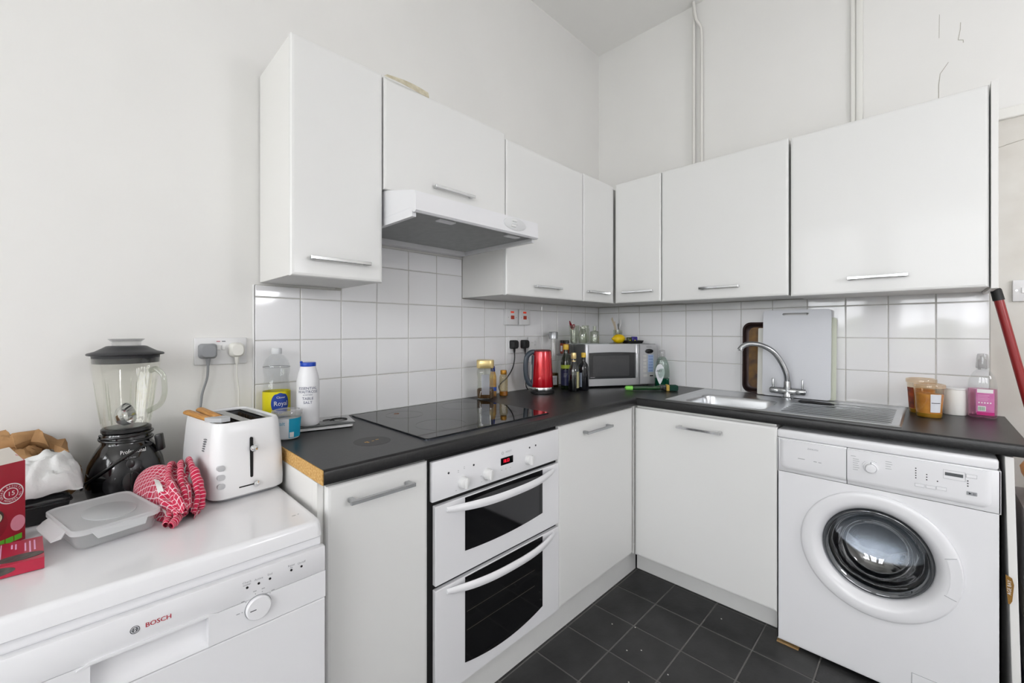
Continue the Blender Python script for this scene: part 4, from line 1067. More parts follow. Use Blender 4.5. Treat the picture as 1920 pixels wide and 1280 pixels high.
for i, (a0, b0, a1, b1, h, rr, mt) in enumerate(((.012, -.008, -.055, -.02, .152, .0026, 'w'), (.014, 0, -.045, -.012, .160, .0026, 'w'), (.006, .01, -.036, .004, .156, .0026, 'w'), (.0, -.012, -.030, -.016, .135, .0026, 'w'))):
    q = thing('chopstick', ('pale chopstick in the glass behind the lemon, leaning furthest left', 'pale chopstick in the glass behind the lemon, tallest of the four', 'pale chopstick in the glass behind the lemon, nearest the back wall', 'pale chopstick in the glass behind the lemon, shortest and most upright')[i], 'chopstick', (x, y, ZM + .006), A, 'chopsticks in the glass')
    bm = BM(); tube(bm, [(a0, b0, .002), ((a0 + a1) / 2, (b0 + b1) / 2, h / 2), (a1, b1, h)], [rr * .7, rr, rr * 1.2], 8); obj('stick', bm, mat('pale_bamboo', '#cfc2ac', .6, var=.1, vscale=30), q)
q = thing('table_knife', 'white handled knife standing in the glass with the chopsticks', 'knife', (x, y, ZM + .006), A)
bm = BM(); tube(bm, [(.008, 0, .085), (.018, 0, .12), (.022, 0, .15)], [.006, .011, .009], 10, flat=.5); obj('knife_handle', bm, WPLA, q)
bm = BM(); tube(bm, [(-.008, 0, .003), (.008, 0, .086)], [.006, .007], 8, flat=.2); obj('blade', bm, STEEL, q)
q = thing('steel_spoon', 'dark steel spoon standing in the glass with the chopsticks', 'spoon', (x, y, ZM + .006), A)
bm = BM(); tube(bm, [(.014, -.006, .003), (.010, -.006, .07), (.002, -.008, .09), (.0, -.008, .112), (.001, -.008, .122)], [.003, .003, .006, .010, .004], 10, flat=.5); obj('spoon_metal', bm, NICK, q)

# ================================================================ SMALL THINGS ON THE LEFT RUN
ZC = .9105
GOLD = mat('gold_metal', '#dcc68c', .3, metal=.6, var=.08, vscale=12)
# coffee jar
x, y = .098, -1.160
r = thing('coffee_jar', 'glass instant coffee jar with a gold lid standing at the back of the hob', 'jar', (x, y, .9155), toward(x, y))
bm = BM(); P0 = [rrect(a, a, a * k, z, 4) for a, k, z in ((.036, .5, 0), (.041, .5, .004), (.042, .5, .045), (.038, .5, .075), (.038, .5, .10), (.042, .55, .128), (.040, .6, .140), (.036, .95, .147), (.034, .98, .152))]; loft(bm, P0, True, False); obj('jar_glass', bm, THICK, r, smooth=50)
bm = BM(); loft(bm, [rrect(a, a, a * .5, z, 4) for a, z in ((.035, .003), (.0395, .006), (.040, .040), (.036, .046))]); obj('coffee_granules', bm, mat('coffee_granules', '#6b4a22', .9, bump=.8, bscale=300, col2='#4a2f12', vscale=150), r)
bm = BM(); loft(bm, [rrect(a, a, a * .62, z, 5) for a, z in ((.041, .150), (.0425, .152), (.0425, .186), (.041, .189), (.036, .1895))]); obj('gold_lid', bm, GOLD, r, smooth=40)
bm = BM(); loft(bm, [[Vector((.0425 - .003 * math.sin(max(0, min(1, (z - .05) / .07)) * PI), yy, z)) for yy in (-.018, .020)] for z in (.022, .05, .07, .085, .10, .12)], closed=False); obj('label_or_sheen', bm, glass('blue_white_sheen', '#f4f6ff', refl=.5, haze=.45, hazecol='#dfe3ee'), r, smooth=60)  # hazy panel that paints whitish reflections onto the clear jar
# blue tube behind it
x, y = .058, -1.072
r = thing('sauce_tube', 'slim coloured squeeze tube with a blue cap behind the coffee jar', 'tube', (x, y, ZC), toward(x, y) + PI / 2)
bm = BM(); loft(bm, [oval(a, b_, z, 20) for a, b_, z in ((.018, .011, 0), (.0185, .012, .01), (.018, .012, .10), (.012, .010, .125), (.010, .009, .128))]); obj('tube_body', bm, mat('red_brown_print', '#7c3a24', .4, col2='#c9a456', vscale=14), r, smooth=50)
bm = BM(); loft(bm, [oval(.0192, .0128, z, 20) for z in (.028, .048)], False, False); obj('blue_band', bm, mat('royal_blue', '#1d4fb5', .4, var=.1, vscale=20), r)
bm = BM(); lathe(bm, [(.011, .128), (.012, .13), (.010, .155), (.005, .158)], 16); obj('cap', bm, mat('navy_cap', '#1a2f86', .35, var=.05), r)
# small honey bottle
x, y = .090, -1.026
r = thing('honey_bottle', 'small ribbed bottle with a gold cap and a little amber liquid left', 'bottle', (x, y, ZC), toward(x, y))
bm = BM(); pr = [(.019, 0), (.0225, .004)]
for k in range(9): pr += [(.0225, .010 + k * .0105), (.0212, .0148 + k * .0105)]
pr += [(.020, .106), (.014, .113), (.012, .118)]
lathe(bm, pr, 24, cap1=False); obj('bottle_body', bm, glass('honey_plastic', '#eee6cf', refl=.8, base=.06), r, smooth=60)
bm = BM(); lathe(bm, [(.018, .002), (.0215, .005), (.0215, .024), (.018, .0245)], 24); obj('amber_liquid', bm, mat('amber', '#a8690f', .15, var=.1, vscale=20), r)
bm = BM(); lathe(bm, [(.0155, .112), (.0165, .114), (.0165, .130), (.0145, .134), (.006, .135)], 20); obj('cap', bm, mat('copper_cap', '#b58232', .3, metal=.7, var=.1, vscale=20), r)
# kettle
x, y = .160, -.800
r = thing('electric_kettle', 'glossy red electric kettle with a dark grey handle', 'kettle', (x, y, ZC))
bm = BM(); lathe(bm, [(.062, 0), (.065, .003), (.065, .012), (.062, .016)], 40); obj('power_base', bm, BPLAM, r)
bm = BM(); lathe(bm, [(.0595, .016), (.0605, .018), (.0600, .032), (.0590, .034)], 40); obj('chrome_band', bm, CHROME, r)
bm = BM(); lathe(bm, [(.0590, .034), (.0600, .036), (.0570, .10), (.0530, .17), (.0500, .222), (.0490, .226)], 48); bd = obj('red_body', bm, mat('red_metallic', '#c2061c', .16, metal=.35, coat=.6, var=.05, vscale=6), r, smooth=60)
bm = BM(); lathe(bm, [(.0495, .226), (.0485, .231), (.040, .2345), (.001, .236)], 40); obj('lid', bm, mat('dark_red_lid', '#5d0b14', .3, var=.05), r)
ha = math.radians(240); hd = Vector((math.cos(ha), math.sin(ha), 0))
KG = mat('slate_grey_plastic', '#39434d', .35, var=.05, vscale=10, coat=.1)
bm = BM(); tube(bm, spline([hd * .044 + Vector((0, 0, .222)), hd * .066 + Vector((0, 0, .219)), hd * .088 + Vector((0, 0, .195)), hd * .094 + Vector((0, 0, .14)), hd * .090 + Vector((0, 0, .09)), hd * .076 + Vector((0, 0, .056)), hd * .056 + Vector((0, 0, .045))], 6), .0115, 14, flat=1.2); obj('handle', bm, KG, r)
bm = BM(); tube(bm, [hd * .052 + Vector((0, 0, .05)), hd * .050 + Vector((0, 0, .12)), hd * .046 + Vector((0, 0, .205))], .014, 12, flat=1.0); obj('handle_spine', bm, KG, r)
bm = BM(); tube(bm, [hd * .062 + Vector((0, 0, .075)), hd * .058 + Vector((0, 0, .155))], .0065, 10); obj('water_gauge', bm, mat('pale_gauge', '#b9bcb8', .25, var=.05), r)
# carafe
x, y = .068, -.590
r = thing('glass_carafe', 'tall slim glass carafe with a silver lid and amber oil in the bottom', 'carafe', (x, y, ZC), toward(x, y))
bm = BM(); lathe(bm, [(.028, 0), (.031, .004), (.031, .16), (.028, .20), (.0175, .25), (.0165, .29)], 28, cap1=False); obj('bottle_body', bm, GLASS, r, smooth=60)
bm = BM(); lathe(bm, [(.027, .003), (.0295, .006), (.0295, .085), (.02, .0855)], 28); obj('oil', bm, glass('olive_oil', '#b79b34', refl=.3, haze=.25, hazecol='#7d6a10'), r)
bm = BM(); lathe(bm, [(.024, .288), (.027, .290), (.027, .328), (.025, .331), (.001, .332)], 28); obj('silver_lid', bm, mat('satin_aluminium', '#a9abad', .35, metal=.9, var=.06, vscale=20), r)
lb = band(r, .0315, .018, .072, mat('white_label'), 'label_or_sheen', -.9, .8, 14)
for k in range(4): band(r, .0319, .058 - k * .009, .0605 - k * .009, GINK, 'label_text_line', -.5, .4 - .12 * (k % 2), 6, parent=lb)
# canister with two jars on top
r = thing('glass_canister', 'clear glass storage canister behind the oil bottles', 'canister', (.062, -.478, ZC))
bm = BM(); lathe(bm, [(.043, 0), (.046, .004), (.046, .178), (.042, .186)], 32, cap1=False); obj('canister_glass', bm, GLASS, r, smooth=50)
bm = BM(); lathe(bm, [(.045, .186), (.047, .188), (.047, .194), (.045, .196)], 32); obj('canister_lid', bm, glass('cloudy_clear_plastic'), r)
for x, y, lc, lab in ((.044, -.462, '#cfd3d6', 'small spice jar with a pale barcode label, left of the two on the canister'), (.086, -.492, '#b3331f', 'small spice jar with a red label, right of the two on the canister')):
    q = thing('spice_jar', lab, 'jar', (x, y, ZC + .1965), toward(x, y), 'spice jars on the canister')
    bm = BM(); lathe(bm, [(.018, 0), (.0205, .003), (.0205, .058), (.0185, .064)], 24); obj('jar_body', bm, mat('red_sauce', '#7a2a14', .2, col2='#94401c', vscale=30), q)
    bm = BM(); lathe(bm, [(.0200, .064), (.0205, .066), (.0205, .080), (.019, .082)], 24); obj('black_lid', bm, BPLA, q)
    band(q, .0208, .014, .048, mat('jar_label_' + lc[1:], lc, .5, var=.1, vscale=50), 'jar_label', -.9, .9, 12)
# three bottles
x, y = .160, -.588
r = thing('olive_oil_bottle', 'tall dark green oil bottle with a yellow cap and lime label band', 'bottle', (x, y, ZC), toward(x, y))
DKG = mat('dark_green_glass', '#16200e', .06, coat=.4, var=.1, vscale=8)
bottle_parts(r, [(.027, 0), (.0295, .004), (.0295, .150), (.026, .172), (.016, .200), (.0135, .212), (.0135, .232)], DKG, [(.0155, .228), (.0160, .230), (.0160, .252), (.0145, .258), (.005, .259)], mat('yellow_cap', '#d8b23a', .35, var=.08, vscale=15))
band(r, .0299, .120, .140, mat('lime_band', '#a3b53a', .45, var=.05), 'lime_band'); lb = band(r, .0299, .022, .112, mat('navy_label', '#1f2140', .4, col2='#2c2f57', vscale=20), 'dark_label')
for k in range(3): band(r, .0302, .088 - k * .008, .0905 - k * .008, GINK, 'label_text_line', -.45, .30 - .1 * k, 6, parent=lb)
x, y = .247, -.630
r = thing('vinegar_bottle', 'clear oil bottle with dark contents and a gold screw cap, front of the three', 'bottle', (x, y, ZC), toward(x, y))
bottle_parts(r, [(.027, 0), (.0300, .004), (.0300, .105), (.028, .13), (.016, .155), (.0125, .165), (.0125, .185)], glass('smoky_clear_glass', '#cdd2cf', refl=.9, base=.08), [(.0140, .180), (.0150, .182), (.0150, .208), (.0138, .214), (.005, .215)], GOLD)
bm = BM(); lathe(bm, [(.026, .003), (.0288, .006), (.0288, .088), (.02, .089)], 28); obj('dark_contents', bm, mat('black_vinegar', '#0c0c12', .1, var=.1), r)
band(r, .0304, .02, .110, mat('cream_side_label', '#b9b48a', .5, var=.15, vscale=30), 'side_label', .55, 1.35, 8)
band(r, .0130, .166, .172, mat('gold_metal'), 'neck_ring')
x, y = .262, -.557
r = thing('balsamic_bottle', 'black glass bottle with a short yellow cap next to the microwave', 'bottle', (x, y, ZC), toward(x, y))
bottle_parts(r, [(.025, 0), (.0275, .004), (.0275, .125), (.024, .145), (.0125, .162), (.0115, .172), (.0115, .190)], mat('black_glass_bottle', '#0e0f14', .07, coat=.4, var=.1), [(.0132, .186), (.0138, .188), (.0138, .208), (.0125, .212), (.004, .213)], mat('yellow_cap'))
band(r, .0279, .02, .10, mat('grey_blue_label', '#9aa3b5', .45, var=.1, vscale=40), 'side_label', -.95, -.35, 8)

# ---- left end of the worktop
x, y = .055, -2.088
r = thing('cordial_bottle', 'large clear waisted bottle with a yellow and blue label at the left end', 'bottle', (x, y, ZC), toward(x, y))
bm = BM(); lathe(bm, [(.037, 0), (.042, .006), (.0425, .13), (.0405, .152), (.0375, .172), (.0375, .180), (.0410, .200), (.0415, .214), (.0400, .222), (.034, .240), (.023, .252), (.0145, .258), (.0140, .264)], 36, cap1=False); obj('bottle_body', bm, PET, r, smooth=60)
bm = BM(); lathe(bm, [(.0418, .2135), (.0422, .2145), (.0418, .2155)], 36, cap0=False, cap1=False); obj('shoulder_ring', bm, GREYP, r)
bm = BM(); lathe(bm, [(.0155, .259), (.0162, .261), (.0162, .276), (.0150, .279), (.005, .2795)], 24); obj('cap', bm, mat('pale_grey_cap', '#d3d5d6', .4, var=.03), r)
lb = band(r, .0430, .050, .132, mat('yellow_label', '#ddd000', .45, var=.04, vscale=20), 'yellow_label')
bm = BM(); rows = []
for k in range(13):
    t = -1 + 2 * k / 12; hw = math.sqrt(max(0, 1 - t * t)) ** .8
    rows.append([Vector((.0435 * math.cos(.26 + .66 * hw * s_), .0435 * math.sin(.26 + .66 * hw * s_), .093 + .036 * t)) for s_ in [-1 + 2 * j / 10 for j in range(11)]])
loft(bm, rows, closed=False); bl = obj('blue_roundel', bm, mat('cobalt_label', '#1d3f96', .4, var=.05, vscale=20), lb, smooth=60)
letters(bl, WPLA, 'Royal', .022, .0438, .30, .092, .9); letters(bl, WPLA, 'Clover', .010, .0438, .30, .113)
# salt on a scale
SA = math.radians(76)
r = thing('kitchen_scale', 'slim grey glass-topped kitchen scale under the salt bottle', 'kitchen scale', (.128, -1.963, ZC), SA)
bm = BM(); loft(bm, [rrect(a, b_, .010, z, 4) for a, b_, z in ((.090, .062, .001), (.094, .066, .003), (.094, .066, .0125))]); obj('white_base', bm, WPLA, r)
bm = BM(); loft(bm, [rrect(a, b_, .008, z, 4) for a, b_, z in ((.100, .072, .0127), (.100, .072, .0178), (.099, .071, .0185))]); obj('glass_top', bm, mat('grey_glass_top', '#4a4c4c', .05, coat=.5, var=.08, vscale=6), r)
bm = BM(); lathe(bm, [(.030, .0185), (.030, .0189), (.027, .0189), (.027, .0185)], 36, .055, .0, False, False); lathe(bm, [(.020, .0185), (.020, .0189), (.0175, .0189), (.0175, .0185)], 36, .022, 0, False, False); obj('printed_ring', bm, DARK, r)
x, y = .150, -2.018
r = thing('salt_bottle', 'tall white plastic table salt bottle with a blue flip cap', 'bottle', (x, y, ZC + .019), toward(x, y))
bm = BM(); lathe(bm, [(.0315, 0), (.0355, .005), (.0360, .022), (.0352, .028), (.0360, .034), (.0360, .135), (.0355, .150), (.0305, .175), (.0245, .195), (.0235, .199)], 40); b_ = obj('bottle_body', bm, mat('white_hdpe', '#e8e8ea', .35, var=.02, vscale=10), r, smooth=50)
bm = BM(); lathe(bm, [(.0245, .199), (.0248, .200), (.0248, .210), (.0236, .212), (.001, .2125)], 32); add_box(bm, .006, .016, -.025, -.016, .210, .217, .002); cpz = obj('blue_cap', bm, mat('blue_cap', '#1546b4', .35, var=.04), r)
SA_INK = mat('navy_print', '#3c4468', .5, var=.05)
for s_, sz, z in (('ESSENTIAL', .0125, .127), ('WAITROSE', .0132, .115), ('& PARTNERS', .0052, .105), ('TABLE', .0125, .0925), ('SALT', .0125, .0795)): letters(b_, SA_INK, s_, sz, .0362, -.02, z, 1.0)
# small tub
x, y = .214, -2.114 + .014
r = thing('salt_tub', 'small clear tub with a white and turquoise label beside the toaster', 'tub', (x, y - .004, ZC), toward(x, y)); r.scale = (.90, .90, 1)
bm = BM(); lathe(bm, [(.036, 0), (.039, .003), (.0445, .070), (.045, .076)], 32, cap1=False); obj('tub_body', bm, glass('tub_clear', '#f4f6f6', refl=.6, rough=.05), r, smooth=50)
bm = BM(); lathe(bm, [(.037, .002), (.0385, .005), (.0425, .058), (.035, .0585)], 32); obj('white_contents', bm, mat('white_salt', '#e9eaeb', .8, bump=.2, bscale=400), r)
bm = BM(); lathe(bm, [(.0475, .074), (.049, .076), (.049, .086), (.047, .089), (.040, .0905), (.038, .088)], 36); obj('clear_lid', bm, glass('cloudy_clear_plastic'), r, smooth=40)
def cone_patch(a0, a1, off, z0=.006, z1=.066, n=12):
    return [[Vector(((.0392 + (.0443 - .0392) * (z - .003) / .067 + off) * math.cos(a0 + (a1 - a0) * i / n), (.0392 + (.0443 - .0392) * (z - .003) / .067 + off) * math.sin(a0 + (a1 - a0) * i / n), z)) for i in range(n + 1)] for z in (z0, z1)]
bm = BM(); loft(bm, cone_patch(-1.5, .12, .0004), closed=False); wl = obj('white_label', bm, mat('white_label'), r, smooth=60)
bm = BM(); loft(bm, cone_patch(.12, 1.5, .0004), closed=False); tl = obj('turquoise_label', bm, mat('turquoise', '#1c9bbd', .45, var=.05, vscale=20), r, smooth=60)
bm = BM(); loft(bm, cone_patch(.18, .52, .0009, .008, .024, 4), closed=False); obj('white_square', bm, WPLA, tl)
letters(wl, mat('turquoise'), 'salt', .017, .0432, -.42, .052)

# ================================================================ SOCKETS, SWITCHES, PLUGS
def plate(name, label, y0, y1, z0, z1, d=.009, x=-.0058, cat='socket'):
    r = thing(name, label, cat, (x, (y0 + y1) / 2, z0))
    bm = BM(); add_box(bm, x, x + d, y0, y1, z0, z1, .002, 2); obj('face_plate', bm, mat('socket_white', '#e0e0e0', .3, var=.02), r, world=True)
    return r
r = plate('double_socket', 'white double wall socket on the bare plaster above the toaster', -2.310, -2.166, 1.139, 1.226)
for y, red in ((-2.247, 1), (-2.232, 0)):
    bm = BM(); add_box(bm, .003, .0065, y - .0055, y + .0055, 1.186, 1.204, .001); sw = obj('rocker_switch', bm, WPLA, r, world=True)
    bm = BM(); add_box(bm, .003, .0045, y - .005, y + .005, 1.2135, 1.2155); obj('switch_mark', bm, REDINK if red else INK, r, world=True)
bm = BM(); dot_x(bm, .003, -2.297, 1.182, .0025); obj('screw', bm, NICK, r, world=True)
def plug(name, label, y, z, x, mt, cmt, path, cw, w=.024, round_=.008):
    r = thing(name, label, 'plug', (x, y, z))
    bm = BM(); loft(bm, [[Vector((dx, p.x, p.y)) for p in rrect(a, b_, round_, 0, 4)] for dx, a, b_ in ((0, w * .98, .0235), (.012, w, .024), (.024, w * .93, .0225), (.032, w * .72, .018))]); obj('plug_body', bm, mt, r, smooth=40)
    bm = BM(); tube(bm, [(.015, 0, -.020), (.015, 0, -.034), (.015, 0, -.046)], [.0075, .0060, .0045], 10); obj('strain_relief', bm, mt, r)
    bm = BM(); tube(bm, spline([Vector(p) - Vector((x, y, z)) for p in path], 6), cw, 8); obj('cable', bm, cmt, r)
    return r
plug('mains_plug', 'grey moulded plug in the left half of the socket above the toaster', -2.277, 1.184, .0035, mat('mid_grey_plug', '#8e9093', .45, var=.04), mat('mid_grey_plug'), [(.0185, -2.277, 1.145), (.017, -2.279, 1.10), (.012, -2.291, 1.05), (.010, -2.297, 1.0), (.012, -2.315, .93), (.018, -2.335, .870), (.03, -2.34, .825)], .0035, .0245, .010)
plug('mains_plug', 'white rounded plug in the right half of the socket above the toaster', -2.198, 1.186, .0035, mat('cream_plug', '#e4e3dc', .4, var=.03), mat('cream_plug'), [(.0185, -2.198, 1.145), (.016, -2.197, 1.10), (.012, -2.191, 1.05), (.010, -2.190, 1.0), (.010, -2.185, .955), (.012, -2.178, .93), (.016, -2.175, .917)], .0024, .022, .014)
def spur(label, y0, y1):
    r = plate('fused_switch', label, y0, y1, 1.281, 1.367, .024, .0002, 'switch'); yc = (y0 + y1) / 2
    bm = BM(); add_box(bm, .024, .0252, yc - .013, yc + .013, 1.346, 1.356, .0003); obj('neon_window', bm, mat('orange_red_neon', '#d8482a', .3, emit='#ff3a18', estr=.35, var=.1), r, world=True)
    bm = BM(); add_box(bm, .024, .029, yc - .012, yc + .012, 1.312, 1.332, .001); obj('red_rocker', bm, mat('red_rocker', '#b03a24', .35, var=.05), r, world=True)
    for s_ in (-1, 1):
        bm = BM(); dot_x(bm, .0242, yc + s_ * .030, 1.322, .002); obj('screw', bm, NICK, r, world=True)
spur('white wall switch with a red rocker, left of the pair under the cupboards', -.939, -.848)
spur('white wall switch with a red rocker, right of the pair under the cupboards', -.838, -.748)
r = plate('double_socket', 'white double wall socket with two black plugs above the coffee jar', -.906, -.756, 1.122, 1.214, .011, .0002)
for y in (-.845, -.825):
    bm = BM(); add_box(bm, .010, .0135, y - .005, y + .005, 1.19, 1.203, .001); obj('rocker_switch', bm, WPLA, r, world=True)
plug('mains_plug', 'black plug in the left half of the tiled-wall socket, cable curving left', -.880, 1.172, .0115, BPLAM, BPLA, [(.0265, -.880, 1.13), (.027, -.880, 1.09), (.026, -.895, 1.04), (.026, -.935, .995), (.028, -.97, .975), (.03, -1.0, .955), (.035, -1.0, .93), (.04, -.985, .9165)], .0032)
plug('mains_plug', 'black plug in the right half of the tiled-wall socket, behind the kettle', -.792, 1.172, .0115, BPLAM, BPLA, [(.0265, -.792, 1.13), (.026, -.788, 1.07), (.024, -.785, 1.0), (.03, -.79, .94), (.05, -.795, .916)], .0032)
r = plate('aerial_socket', 'white single wall plate just right of the double socket', -.746, -.647, 1.122, 1.211, .009, .0002)
for dy, dz in ((-.022, .012), (0, .0), (.0, .018)):
    bm = BM(); lathe(bm, [(.0055, 0), (.0055, .004), (.0035, .004), (.0035, 0)], 14, cap0=False, cap1=False, M=MX(.009, -.69 + dy, 1.165 + dz)); obj('outlet_ring', bm, WPLA, r, world=True)
bm = BM(); add_box(bm, 1.896, 1.982, WY - .016, WY - .003, 1.363, 1.447, .003, 2)
r = thing('light_switch', 'white light switch plate on the wall at the far right', 'switch', (1.94, WY - .004, 1.363)); obj('face_plate', bm, mat('socket_white'), r, world=True)
bm = BM(); dot_y(bm, 1.906, WY - .016, 1.406, .0035); obj('screw', bm, NICK, r, world=True)
bm = BM(); add_box(bm, 1.918, 1.930, WY - .021, WY - .015, 1.395, 1.417, .001); obj('rocker', bm, WPLA, r, world=True)

# ================================================================ DISHWASHER TOP
ZD = .8108
# ---- blender
bx, by = .100, -2.474
r = thing('jug_blender', 'black jug blender with a glass jar and handle by the wall', 'blender', (bx, by, ZD)); r.scale = (.752, .752, 1)
bm = BM(); lathe(bm, [(.092, 0), (.103, .004), (.109, .025), (.1085, .055), (.102, .085), (.090, .110), (.078, .128), (.070, .136), (.0685, .140), (.0685, .158), (.066, .164), (.060, .165)], 48); base = obj('motor_base', bm, mat('gloss_black', '#0e0e10', .12, coat=.5, var=.1, vscale=4), r, smooth=40)
fa = toward(bx, by) + .10                           # where the controls face
def onbase(a, z, off=0):
    prof_ = [(0, .092), (.004, .103), (.025, .109), (.055, .1085), (.085, .102), (.110, .090), (.128, .078), (.136, .070), (.158, .0685)]
    R = .1
    for (z0, r0), (z1, r1) in zip(prof_[:-1], prof_[1:]):
        if z0 <= z <= z1: R = r0 + (r1 - r0) * (z - z0) / (z1 - z0)
    return Vector(((R + off) * math.cos(a), (R + off) * math.sin(a), z))
# raised control plate
bm = BM(); rows = []
for z, w in ((.018, .50), (.035, .62), (.055, .60), (.070, .42), (.082, .34), (.095, .36), (.102, .24)):
    rows.append([onbase(fa - .05 + w * (-1 + 2 * j / 12), z, .004) for j in range(13)])
loft(bm, rows, closed=False); pl = obj('control_plate', bm, mat('satin_black', '#18181a', .28, var=.1, vscale=10), r, smooth=60)
def frame_at(a, z, off): 
    p = onbase(a, z, off); n_ = Vector((math.cos(a), math.sin(a), .18)).normalized(); rt_ = Vector((-math.sin(a), math.cos(a), 0)); up_ = n_.cross(rt_)
    return Matrix((( rt_.x, up_.x, n_.x, p.x), (rt_.y, up_.y, n_.y, p.y), (rt_.z, up_.z, n_.z, p.z), (0, 0, 0, 1))), p, rt_, up_
M_, p, rt_, up_ = frame_at(fa, .048, .003)
bm = BM(); lathe(bm, [(.026, 0), (.026, .010), (.023, .014), (.001, .0145)], 32, M=M_); kn = obj('speed_dial', bm, BPLA, pl)
bm = BM(); add_box(bm, -.0025, .0025, -.023, .023, .013, .022, .001); bmesh.ops.transform(bm, matrix=M_, verts=bm.verts[:]); obj('dial_grip', bm, BPLA, kn)
M2, p2, r2, u2 = frame_at(fa, .092, .003)
bm = BM(); lathe(bm, [(.0115, 0), (.0115, .004), (.010, .005), (.001, .0052)], 24, M=M2); obj('pulse_button', bm, BPLA, pl)
for s_, a_, z_, sz in (('0', 0, .079, .007), ('1', .24, .077, .007), ('2', .40, .058, .007), ('P', -.36, .060, .007)):
    M3, p3, r3, u3 = frame_at(fa + a_, z_, .0055); tx(pl, GINK, s_, sz, p3, r3, u3)
M3, p3, r3, u3 = frame_at(fa, .106, .0035); tx(pl, GINK, 'ICE CRUSH', .006, p3, r3, u3)
M3, p3, r3, u3 = frame_at(fa + .10, .121, .0035); tx(base, WPLA, 'Professional', .0150, p3, r3, u3, .95)
bm = BM()
wall_ = [(.058, .172), (.066, .178), (.070, .190), (.082, .265), (.0925, .325), (.0965, .350), (.0975, .366)]
n = 48
def jr(R, z, i, amp):
    a = 2 * PI * i / n
    k = (math.cos(a * 6 + .6) ** 8) * amp
    return Vector(((R - k) * math.cos(a), (R - k) * math.sin(a), z))
rings = [[jr(R, z, i, .004 if .185 < z < .33 else 0) for i in range(n)] for R, z in wall_] + [[jr(R - .004, max(z, .178), i, .003 if .185 < z < .33 else 0) for i in range(n)] for R, z in reversed(wall_)]
loft(bm, rings); jar = obj('glass_jar', bm, glass('blender_glass', '#fcfcfa', refl=.7, base=.03), r, smooth=60)
for k in range(7):
    a = .25 + 2 * PI * k / 7; e = Vector((math.cos(a), math.sin(a), 0))
    bm = BM(); tube(bm, [e * .0675 + Vector((0, 0, .192)), e * .078 + Vector((0, 0, .25)), e * .0865 + Vector((0, 0, .305))], [.0022, .0022, .0006], 8); obj('jar_rib', bm, THICK, jar)
hd = Vector((math.cos(.76), math.sin(.76), 0))
bm = BM(); tube(bm, spline([hd * .088 + Vector((0, 0, .330)), hd * .110 + Vector((0, 0, .334)), hd * .134 + Vector((0, 0, .318)), hd * .140 + Vector((0, 0, .288)), hd * .138 + Vector((0, 0, .262)), hd * .122 + Vector((0, 0, .238)), hd * .080 + Vector((0, 0, .220))], 5), .0095, 12, flat=.8); obj('jar_handle', bm, THICK, jar)
bm = BM(); lathe(bm, [(.066, .166), (.069, .168), (.069, .176), (.066, .178)], 40); obj('blade_collar', bm, BPLA, r)
bm = BM(); lathe(bm, [(.056, .1785), (.056, .1795)], 32); obj('blade_base', bm, mat('dull_steel_disc', '#7d8084', .3, metal=1, var=.1), r)
bm = BM(); lathe(bm, [(.0915, .352), (.0925, .356), (.0915, .360), (.0925, .364), (.0935, .372), (.105, .3735), (.1065, .376), (.104, .379), (.085, .3835), (.066, .392), (.056, .397), (.050, .398)], 48); obj('rubber_lid', bm, mat('grey_black_rubber', '#2b2c2f', .4, var=.1, vscale=10), r, smooth=50)
bm = BM(); lathe(bm, [(.040, .396), (.040, .408), (.050, .4155), (.051, .4165), (.049, .417), (.038, .410)], 36, cap1=False); obj('clear_filler_cap', bm, glass('cloudy_clear_plastic'), r, smooth=50)
# measuring cup lying in the jar
q = thing('steel_scoop', 'polished steel scoop lying in the bottom of the blender jar', 'scoop', (bx + .002, by + .0, ZD + .181)); q.scale = (.8, .8, 1)
bm = BM(); Ms = Matrix.Translation((.010, -.004, .030)) @ Matrix.Rotation(.9, 4, 'Z') @ Matrix.Rotation(1.15, 4, 'Y')
lathe(bm, [(.006, -.026), (.018, -.022), (.027, -.010), (.030, .006), (.0305, .012), (.0285, .012), (.025, -.008), (.016, -.019), (.001, -.022)], 28, M=Ms, cap1=True); obj('bowl', bm, CHROME, q, smooth=60)
bm = BM(); tube(bm, [(-.018, -.012, .020), (-.032, -.020, .014), (-.038, -.022, .012)], [.006, .005, .003], 10, flat=.4); obj('short_handle', bm, CHROME, q)
# its cord, wound round the neck
bm = BM()
pts = []
for k in range(34):
    a = fa - 1.2 + k * .36; pts.append(Vector((.073 * math.cos(a) + .002 * math.sin(3 * a), .073 * math.sin(a), .150 + .010 * math.sin(a * .5 + 1) + .0002 * k)))
tube(bm, spline(pts, 3), .0035, 8)
tube(bm, spline([pts[-1], onbase(fa + .75, .135, .010), onbase(fa + .35, .128, .010), onbase(fa - .1, .112, .008), onbase(fa - .55, .088, .008), onbase(fa - 1.0, .060, .008), onbase(fa - 1.3, .045, .008), onbase(fa - 1.5, .03, .008)], 6), .0035, 8)
obj('cord', bm, BPLA, r)
bm = BM(); M4, p4, r4, u4 = frame_at(fa + 1.15, .125, .016); add_box(bm, -.014, .014, -.02, .026, -.010, .012, .004, 2); bmesh.ops.transform(bm, matrix=M4, verts=bm.verts[:]); obj('cord_plug', bm, BPLA, r)

